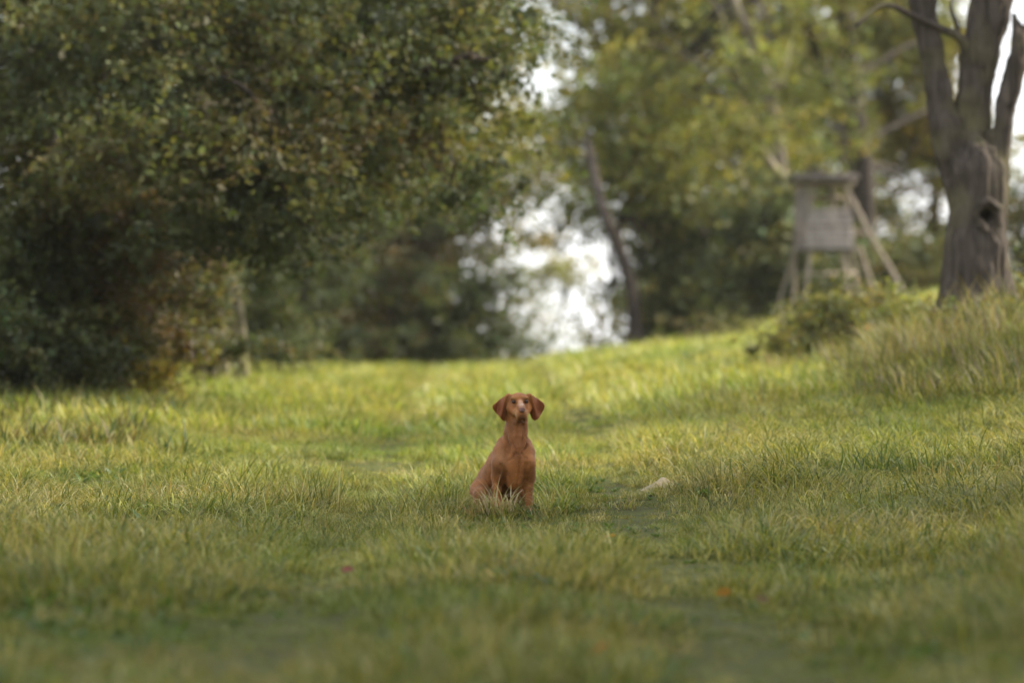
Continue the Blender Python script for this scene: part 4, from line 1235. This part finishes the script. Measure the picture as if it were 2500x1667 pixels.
def leaves():
    def dist(py): return FPX * (CAMZ - 0.09) / (py - HORIZON)
    for k, (px, py, sz, c, lab) in enumerate((
            (1487, 1295, 0.085, (0.42, 0.17, 0.05), 'orange fallen leaf lying in the grass right of the dog'),
            (1458, 1540, 0.12, (0.50, 0.20, 0.06), 'largest bright orange leaf in the blurred near grass'),
            (1765, 1382, 0.09, (0.30, 0.17, 0.05), 'ochre leaf in the shade below the bank end'),
            (1862, 1396, 0.09, (0.13, 0.09, 0.035), 'dull yellow leaf next to the ochre one'),
            (850, 1362, 0.07, (0.22, 0.075, 0.06), 'pinkish red leaf in the grass left of the dog'),
            (1196, 1385, 0.085, (0.50, 0.36, 0.06), 'yellow leaf in the grass straight before the dog'),
            (822, 1515, 0.08, (0.17, 0.13, 0.07), 'cream coloured leaf in the near grass below the red one'),
            (1325, 1328, 0.06, (0.42, 0.33, 0.22), 'pale curled leaf close before the bright green tuft'),
            (1068, 1198, 0.08, (0.42, 0.24, 0.10), 'tan leaf behind the haunch of the dog'),
            (2325, 1402, 0.07, (0.48, 0.42, 0.26), 'pale leaf in the shaded grass under the dry tuft'))):
        fallen_leaf(px, py, dist(py), sz, c, lab, 900 + k)
    # two pale earth mounds, the nearer one built for a patch of dry grass
    m, n, l = newmat('dry_earth')
    out = n.new('ShaderNodeOutputMaterial'); p = n.new('ShaderNodeBsdfPrincipled'); p.inputs['Roughness'].default_value = 0.95
    nz = n.new('ShaderNodeTexNoise'); nz.inputs['Scale'].default_value = 30; nz.inputs['Detail'].default_value = 6
    rp = n.new('ShaderNodeValToRGB'); rp.color_ramp.elements[0].color = (0.13, 0.10, 0.065, 1); rp.color_ramp.elements[1].color = (0.38, 0.32, 0.20, 1)
    l.new(nz.outputs['Fac'], rp.inputs['Fac']); l.new(rp.outputs['Color'], p.inputs['Base Color']); l.new(p.outputs['BSDF'], out.inputs['Surface'])
    for k, (px, d, r, lab) in enumerate(((1620, 25.6, 0.17, 'small pale mound in place of a dry grass patch right of the dog'), (1820, 27.0, 0.22, 'darker crumbly earth mound at the foot of the bank'))):
        rng = np.random.default_rng(950 + k)
        nr, na_ = 10, 28
        rr = np.linspace(0, 1, nr); aa = np.linspace(0, 6.2832, na_, endpoint=False)
        R_, A_ = np.meshgrid(rr, aa, indexing='ij')
        b = on_ground(px, d)
        x = b[0] + R_ * r * np.cos(A_) * 1.3; y = b[1] + R_ * r * np.sin(A_)
        z = ground_z(x.ravel(), y.ravel()).reshape(x.shape) - 0.03 + 0.085 * np.exp(-(R_ * 1.5) ** 2) + 0.05 * (vnoise(np.c_[x.ravel() * 18, y.ravel() * 18, 0 * x.ravel()]).reshape(x.shape) - 0.5) * (1 - R_)
        V = np.stack([x, y, z], -1).reshape(-1, 3)
        i, j = np.meshgrid(np.arange(nr - 1), np.arange(na_), indexing='ij')
        F = np.stack([i * na_ + j, (i + 1) * na_ + j, (i + 1) * na_ + (j + 1) % na_, i * na_ + (j + 1) % na_], -1).reshape(-1, 4)
        o = obj('earth_mound', mesh_np('earth_mound', V, [F], m, smooth=True), origin=b)
        tag(o, lab, 'earth mound')


leaves()


# ------------------------------------------------------------------ the dog
def dog():
    def Z(zx, zy, y=0.0):      # read off an enlargement of the dog: x right, z up, in metres
        return np.array([(zx - 720) / 1531, y, (1345 - zy) / 1531])
    f = Field((-0.36, -0.21, -0.03), (0.22, 0.62, 0.81), 0.0038)
    # trunk of the body: brisket, ribs, loin, rump
    f.chain([((-0.022, 0.055, 0.345), 0.092), ((-0.095, 0.18, 0.285), 0.108), ((-0.165, 0.31, 0.185), 0.094)], 0.03)
    f.ell((-0.022, 0.060, 0.275), (0.070, 0.095, 0.102), 0.025)
    f.ell((-0.014, 0.050, 0.235), (0.060, 0.080, 0.072), 0.03)
    f.ell((0.002, -0.022, 0.352), (0.050, 0.042, 0.070), 0.03)             # prow of the breastbone
    f.chain([((-0.045, 0.12, 0.42), 0.070), ((-0.10, 0.22, 0.345), 0.066), ((-0.165, 0.33, 0.235), 0.072), ((-0.19, 0.385, 0.13), 0.082)], 0.04)
    f.chain([((-0.19, 0.42, 0.09), 0.032), ((-0.24, 0.50, 0.03), 0.020), ((-0.32, 0.57, 0.02), 0.011)], 0.03)    # tail
    # neck
    f.chain([((-0.025, 0.085, 0.43), 0.088), ((-0.010, 0.045, 0.53), 0.067), ((0.000, 0.035, 0.63), 0.065)], 0.03)
    f.chain([((-0.008, 0.035, 0.60), 0.045), ((-0.004, 0.008, 0.50), 0.043), ((0.0, -0.025, 0.41), 0.034)], 0.02)
    # neck muscles running into the notch over the breastbone, loose throat skin
    f.chain([((-0.050, 0.015, 0.56), 0.016), ((-0.036, -0.022, 0.48), 0.017), ((-0.014, -0.046, 0.395), 0.012)], 0.012)
    f.chain([((0.046, 0.015, 0.56), 0.016), ((0.040, -0.022, 0.48), 0.017), ((0.022, -0.046, 0.395), 0.012)], 0.012)
    f.chain([((0.016, -0.010, 0.590), 0.009), ((0.010, -0.046, 0.50), 0.011), ((0.008, -0.056, 0.43), 0.011), ((0.006, -0.056, 0.38), 0.010)], 0.012)
    f.chain([((-0.014, -0.008, 0.585), 0.008), ((-0.014, -0.042, 0.50), 0.0085), ((-0.004, -0.052, 0.43), 0.007)], 0.009)
    # shoulders, upper arms and forelegs
    for sx, legx, sg in ((-0.090, -0.128, -1), (0.044, 0.069, 1)):
        px = -0.112 if sg < 0 else 0.060
        f.chain([((sx, 0.085, 0.445), 0.044), (((sx + px) / 2, 0.030, 0.395), 0.052), ((px, -0.018, 0.330), 0.048), ((legx + 0.004, 0.045, 0.235), 0.038)], 0.022)
        f.ell((px + 0.004 * sg, 0.030, 0.285), (0.042, 0.055, 0.085), 0.02)
        f.chain([((legx, 0.045, 0.245), 0.038), ((legx, 0.028, 0.170), 0.0285), ((legx, 0.014, 0.105), 0.0215), ((legx, 0.008, 0.085), 0.0230), ((legx, -0.004, 0.04), 0.019)], 0.012)
        f.ell((legx, -0.014, 0.021), (0.026, 0.038, 0.019), 0.015)
        for k in (-1.5, -0.5, 0.5, 1.5):
            f.ell((legx + k * 0.0125, -0.044 + abs(k) * 0.006, 0.015), (0.0078, 0.016, 0.0120), 0.004)
    # pectoral muscles and the folds between them
    f.ell((-0.045, -0.028, 0.300), (0.042, 0.034, 0.066), 0.028)
    f.ell((0.034, -0.028, 0.300), (0.036, 0.034, 0.066), 0.028)
    f.ell((-0.012, 0.005, 0.235), (0.056, 0.052, 0.068), 0.04)
    f.cone((-0.085, -0.066, 0.405), 0.005, (-0.020, -0.080, 0.352), 0.004, 0.012, sub=True)
    f.cone((0.058, -0.060, 0.41), 0.004, (0.026, -0.078, 0.352), 0.004, 0.012, sub=True)
    f.cone((-0.002, -0.078, 0.345), 0.003, (-0.006, -0.070, 0.25), 0.003, 0.010, sub=True)
    # hind legs folded in the sit
    f.chain([((-0.215, 0.345, 0.155), 0.082), ((-0.232, 0.22, 0.150), 0.066), ((-0.228, 0.12, 0.125), 0.046), ((-0.242, 0.20, 0.07), 0.032), ((-0.245, 0.31, 0.045), 0.026), ((-0.258, 0.19, 0.022), 0.019), ((-0.268, 0.10, 0.020), 0.021)], 0.02)
    f.ell((-0.272, 0.065, 0.020), (0.025, 0.042, 0.018), 0.015)
    f.chain([((-0.10, 0.375, 0.155), 0.082), ((-0.02, 0.285, 0.150), 0.064), ((0.022, 0.20, 0.125), 0.042), ((0.02, 0.29, 0.07), 0.031), ((0.0, 0.38, 0.045), 0.026), ((0.03, 0.27, 0.022), 0.019), ((0.05, 0.18, 0.020), 0.021)], 0.02)
    f.ell((0.055, 0.145, 0.020), (0.025, 0.042, 0.018), 0.015)
    # head, turned a little to the right
    f.ell((0.006, 0.050, 0.696), (0.069, 0.085, 0.070), 0.015)
    f.ell((0.008, 0.020, 0.722), (0.058, 0.058, 0.044), 0.015)
    f.cone((-0.040, 0.005, 0.672), 0.032, (-0.008, -0.055, 0.645), 0.022, 0.022)
    f.cone((0.056, 0.005, 0.672), 0.032, (0.044, -0.055, 0.645), 0.022, 0.022)
    f.ell((-0.022, -0.026, 0.736), (0.022, 0.014, 0.010), 0.020)            # brows
    f.ell((0.049, -0.025, 0.737), (0.020, 0.014, 0.010), 0.020)
    f.cone((0.0135, -0.02, 0.700), 0.030, (0.0245, -0.128, 0.673), 0.0205, 0.014)   # bridge of the muzzle
    f.cone((0.014, -0.03, 0.655), 0.038, (0.024, -0.118, 0.642), 0.027, 0.015)
    f.ell((0.0065, -0.092, 0.630), (0.0200, 0.042, 0.034), 0.010)           # flews
    f.ell((0.0440, -0.090, 0.630), (0.0195, 0.041, 0.034), 0.010)
    f.cone((0.020, -0.02, 0.616), 0.027, (0.024, -0.088, 0.600), 0.016, 0.006)     # lower jaw
    f.cone((-0.004, -0.02, 0.605), 0.012, (-0.010, -0.026, 0.580), 0.009, 0.014)    # loose lip corners
    f.cone((0.040, -0.02, 0.605), 0.012, (0.043, -0.026, 0.578), 0.009, 0.014)
    f.ell((0.0265, -0.148, 0.667), (0.0215, 0.013, 0.0175), 0.004)          # nose
    f.ell((0.0165, -0.161, 0.667), (0.0058, 0.008, 0.0050), 0.002, sub=True)
    f.ell((0.0370, -0.161, 0.667), (0.0058, 0.008, 0.0050), 0.002, sub=True)
    f.cone((0.0265, -0.158, 0.652), 0.0028, (0.0260, -0.138, 0.606), 0.0035, 0.003, sub=True)
    f.cone((0.024, -0.136, 0.606), 0.004, (-0.014, -0.112, 0.594), 0.004, 0.004, sub=True)
    f.cone((0.027, -0.136, 0.606), 0.004, (0.062, -0.110, 0.594), 0.004, 0.004, sub=True)
    EYES = ((-0.0255, -0.042, 0.7135), (0.0545, -0.040, 0.7145))
    for e in EYES:
        f.ell((e[0], e[1] - 0.012, e[2] - 0.001), (0.0160, 0.013, 0.0100), 0.005, sub=True)
        f.ell((e[0] + (0.016 if e[0] < 0 else -0.014), e[1] - 0.014, e[2] - 0.012), (0.012, 0.010, 0.010), 0.012, sub=True)
        f.ell((e[0] + (-0.004 if e[0] < 0 else 0.004), e[1] - 0.010, e[2] - 0.034), (0.012, 0.010, 0.014), 0.014, sub=True)
    # creases of neck, shoulder and chest, cut along the front surface
    def front(x, z):
        i, k = int(round((x - f.lo[0]) / f.h)), int(round((z - f.lo[2]) / f.h))
        w = np.nonzero(f.d[i, :, k] < 0)[0]
        return f.lo[1] + f.h * (w[0] if len(w) else 60)
    def crease(pts, r, k=0.012):
        P = [Z(a, b) for a, b in pts]
        P = [np.array([p[0], front(p[0], p[2]) - 0.001, p[2]]) for p in P]
        for a, b in zip(P[:-1], P[1:]):
            f.cone(a, r, b, r, k, sub=True)
    crease([(645, 600), (668, 660), (700, 715), (706, 745)], 0.009)
    crease([(808, 600), (795, 660), (770, 715), (758, 745)], 0.009)
    crease([(706, 745), (672, 790), (630, 810)], 0.008)
    crease([(758, 745), (790, 785), (812, 800)], 0.007)
    crease([(738, 760), (744, 840), (738, 930), (728, 1010)], 0.004, 0.016)
    crease([(560, 860), (600, 940), (585, 1010), (560, 1060)], 0.010, 0.022)
    crease([(812, 850), (800, 940), (790, 1010), (780, 1050)], 0.010, 0.022)
    crease([(600, 560), (625, 640), (610, 700)], 0.005, 0.014)
    # ears
    def ear(pts, sg):
        P = [((x - 720) / 1531, (1345 - y) / 1531) for x, y in pts]
        xa = -0.062 if sg < 0 else 0.076
        def yf(x, z):
            o = np.abs(x - xa)
            return 0.028 - 0.42 * o + 2.2 * o * o - 0.10 * (0.70 - z) + 0.016 * np.sin(o * 95 + (z - 0.6) * 24)
        f.flap(P, yf, 0.0055, 0.012)
        f.cone((xa - 0.004 * sg, 0.03, 0.748), 0.016, (xa + 0.012 * sg, 0.024, 0.715), 0.012, 0.02)
    ear([(632, 192), (592, 203), (545, 233), (500, 272), (476, 295), (480, 322), (508, 362), (545, 395), (566, 425), (590, 440), (610, 434), (620, 395), (628, 330), (634, 255)], -1)
    ear([(822, 188), (872, 199), (922, 230), (965, 262), (980, 290), (972, 325), (942, 380), (915, 420), (882, 437), (858, 420), (842, 385), (828, 330), (820, 262)], 1)
    V, F = f.surface()
    V = relax(V, F, 1, 0.5)
    # coat colours, with some light and shade painted in
    n = len(V)
    C = np.tile(np.array([0.250, 0.094, 0.023]), (n, 1))
    def paint(c, r, col, amt=1.0, p=2.0):
        dd = (((V - np.array(c)) / np.array(r)) ** 2).sum(1)
        a = (amt * np.exp(-dd ** (p / 2) * 1.2))[:, None]
        C[:] = C * (1 - a) + np.array(col) * a
    nz = vnoise(V * 22)[:, None]; nz2 = vnoise(V * 70 + 7)[:, None]
    C *= 0.55 + 0.60 * nz + 0.30 * nz2
    x, y, z = V.T
    earm = (np.clip((np.abs(x - 0.007) - 0.078) / 0.02, 0, 1) * (z > 0.56) * (y < 0.12))[:, None]
    C[:] = C * (1 - 0.75 * earm) + np.array([0.190, 0.056, 0.018]) * 0.75 * earm
    paint((-0.10, -0.02, 0.36), (0.05, 0.08, 0.08), (0.38, 0.185, 0.080), 0.75)  # light on the shoulder, painted into the coat
    paint((0.0, -0.09, 0.27), (0.10, 0.05, 0.09), (0.31, 0.108, 0.020), 0.6)
    paint((0.085, 0.0, 0.36), (0.04, 0.07, 0.06), (0.36, 0.17, 0.07), 0.6)  # painted highlight on the other shoulder
    paint((0.0, -0.07, 0.385), (0.035, 0.05, 0.03), (0.16, 0.06, 0.022), 0.5)  # painted shade in the notch at the neck base
    paint((0.005, -0.05, 0.47), (0.06, 0.06, 0.07), (0.20, 0.074, 0.026), 0.6)  # shading down the front of the neck, put into the colour
    paint((0.023, -0.112, 0.697), (0.020, 0.042, 0.016), (0.40, 0.30, 0.225), 0.8, 3)       # greyed muzzle
    paint((0.016, -0.06, 0.715), (0.016, 0.03, 0.016), (0.46, 0.30, 0.20), 0.7)
    for sx in (-0.012, 0.062): paint((sx, -0.085, 0.630), (0.018, 0.05, 0.040), (0.42, 0.235, 0.095), 0.8)
    for sx in (-0.030, 0.060): paint((sx, -0.045, 0.735), (0.020, 0.03, 0.010), (0.42, 0.21, 0.075), 0.6)
    paint((0.026, -0.125, 0.615), (0.022, 0.02, 0.020), (0.16, 0.075, 0.055), 0.7)
    paint((0.022, -0.085, 0.590), (0.040, 0.06, 0.012), (0.060, 0.028, 0.020), 0.85)
    paint((0.0265, -0.156, 0.665), (0.021, 0.016, 0.018), (0.20, 0.115, 0.105), 1.0, 4)
    for e in EYES: paint((e[0], e[1] - 0.006, e[2]), (0.0155, 0.02, 0.0105), (0.055, 0.024, 0.012), 0.9, 4)
    m, nn, l = newmat('rust_coat')
    out = nn.new('ShaderNodeOutputMaterial'); p = nn.new('ShaderNodeBsdfPrincipled')
    at = nn.new('ShaderNodeAttribute'); at.attribute_name = 'col'
    p.inputs['Roughness'].default_value = 0.5; p.inputs['Specular IOR Level'].default_value = 0.22
    p.inputs['Sheen Weight'].default_value = 0.05; p.inputs['Sheen Roughness'].default_value = 0.4; p.inputs['Sheen Tint'].default_value = (1.0, 0.75, 0.5, 1)
    tc = nn.new('ShaderNodeTexCoord'); mp = nn.new('ShaderNodeMapping'); mp.inputs['Scale'].default_value = (420, 420, 110)
    nzn = nn.new('ShaderNodeTexNoise'); nzn.inputs['Scale'].default_value = 1.0; nzn.inputs['Detail'].default_value = 3
    bp = nn.new('ShaderNodeBump'); bp.inputs['Strength'].default_value = 0.25; bp.inputs['Distance'].default_value = 0.003
    l.new(tc.outputs['Object'], mp.inputs['Vector']); l.new(mp.outputs['Vector'], nzn.inputs['Vector']); l.new(nzn.outputs['Fac'], bp.inputs['Height'])
    l.new(bp.outputs['Normal'], p.inputs['Normal']); l.new(at.outputs['Color'], p.inputs['Base Color']); l.new(p.outputs['BSDF'], out.inputs['Surface'])
    me = mesh_np('dog', V, [F], m, C, smooth=True)
    d = bpy.data.objects.new('dog', me)
    d.location = (DOG_X, DOG_D, gz(DOG_X, DOG_D) - 0.005)
    link(d)
    tag(d, 'rust brown short haired hunting dog with hanging ears, sitting upright in the grass', 'dog')
    # short coat: fine flat-lying hairs that soften the outline
    nr = np.zeros(n * 3, np.float32); me.vertices.foreach_get('normal', nr); nr = nr.reshape(-1, 3).astype(float)
    rg = np.random.default_rng(21)
    fi = rg.integers(0, len(F), 90000)
    w4 = rg.dirichlet([1, 1, 1, 1], len(fi))
    P = (V[F[fi]] * w4[..., None]).sum(1); Nn = (nr[F[fi]] * w4[..., None]).sum(1); Nn /= np.linalg.norm(Nn, axis=1)[:, None] + 1e-9
    hc = (C[F[fi]] * w4[..., None]).sum(1) * rg.uniform(0.5, 1.6, (len(fi), 1))
    keep = ~((np.abs(P[:, 0] - 0.0265) < 0.024) & (P[:, 1] < -0.13) & (np.abs(P[:, 2] - 0.667) < 0.02))
    for e in EYES: keep &= np.linalg.norm(P - np.array(e), axis=1) > 0.017
    P, Nn, hc = P[keep], Nn[keep], hc[keep]
    flow = np.array([0.0, 0.25, -1.0]) + rg.normal(0, 0.25, P.shape)
    head = P[:, 2] > 0.6
    flow[head] = np.array([0.0, 0.9, -0.3]) + rg.normal(0, 0.25, (head.sum(), 3))
    flow -= Nn * (flow * Nn).sum(1)[:, None]; flow /= np.linalg.norm(flow, axis=1)[:, None] + 1e-9
    L = rg.uniform(0.005, 0.010, (len(P), 1)) * np.where(head, 0.6, 1.0)[:, None]
    sd = np.cross(Nn, flow) * 0.0008
    tip = P + (flow * 0.86 + Nn * 0.42) * L
    HV = np.stack([P - sd - Nn * 0.0005, P + sd - Nn * 0.0005, tip], 1).reshape(-1, 3)
    hm = m.copy(); hm.name = 'coat_hair'
    coat = bpy.data.objects.new('coat', mesh_np('coat', HV, [np.arange(len(HV)).reshape(-1, 3)], hm, np.repeat(hc, 3, 0)))
    tag(coat, kind='stuff')
    link(coat, d)
    # eyes
    me_, ne, le = newmat('amber_eye')
    oo = ne.new('ShaderNodeOutputMaterial'); pe = ne.new('ShaderNodeBsdfPrincipled')
    ae = ne.new('ShaderNodeAttribute'); ae.attribute_name = 'col'
    pe.inputs['Roughness'].default_value = 0.12; pe.inputs['Specular IOR Level'].default_value = 0.35
    le.new(ae.outputs['Color'], pe.inputs['Base Color']); le.new(pe.outputs['BSDF'], oo.inputs['Surface'])
    for e in EYES:
        r = 0.0122
        th, ph = np.meshgrid(np.linspace(0.0, np.pi, 13), np.linspace(0, 2 * np.pi, 20, endpoint=False), indexing='ij')
        v = np.stack([np.sin(th) * np.cos(ph), -np.cos(th), np.sin(th) * np.sin(ph)], -1).reshape(-1, 3)
        i, j = np.meshgrid(np.arange(12), np.arange(20), indexing='ij')
        fc = np.stack([i * 20 + j, i * 20 + (j + 1) % 20, (i + 1) * 20 + (j + 1) % 20, (i + 1) * 20 + j], -1).reshape(-1, 4)
        t = th.reshape(-1, 1)
        c = np.where(t < 0.42, np.array([[0.008, 0.005, 0.004]]), np.where(t < 1.0, np.array([[0.040, 0.016, 0.006]]), np.array([[0.03, 0.018, 0.012]])))
        o = bpy.data.objects.new('eye', mesh_np('eye', v * r, [fc], me_, c, smooth=True))
        o.location = (e[0], e[1] + 0.0042, e[2])
        link(o, d)


dog()


# ------------------------------------------------------------------ damp autumn air
def haze():
    m, n, l = newmat('air')
    out = n.new('ShaderNodeOutputMaterial'); v = n.new('ShaderNodeVolumePrincipled')
    v.inputs['Color'].default_value = (0.98, 0.95, 0.84, 1)
    v.inputs['Density'].default_value = HAZE
    v.inputs['Anisotropy'].default_value = 0.3
    l.new(v.outputs['Volume'], out.inputs['Volume'])
    lo, hi = np.array([-1300, -70, -6.0]), np.array([1300, 1600, 22.0])
    V = np.array([[x, y, z] for x in (lo[0], hi[0]) for y in (lo[1], hi[1]) for z in (lo[2], hi[2])])
    F = np.array([[0, 1, 3, 2], [4, 6, 7, 5], [0, 4, 5, 1], [2, 3, 7, 6], [0, 2, 6, 4], [1, 5, 7, 3]])
    o = obj('haze', mesh_np('haze', V, [F], m))
    tag(o, 'thin pale autumn haze in the air', 'haze', kind='stuff')


HAZE = 0.0002
haze()
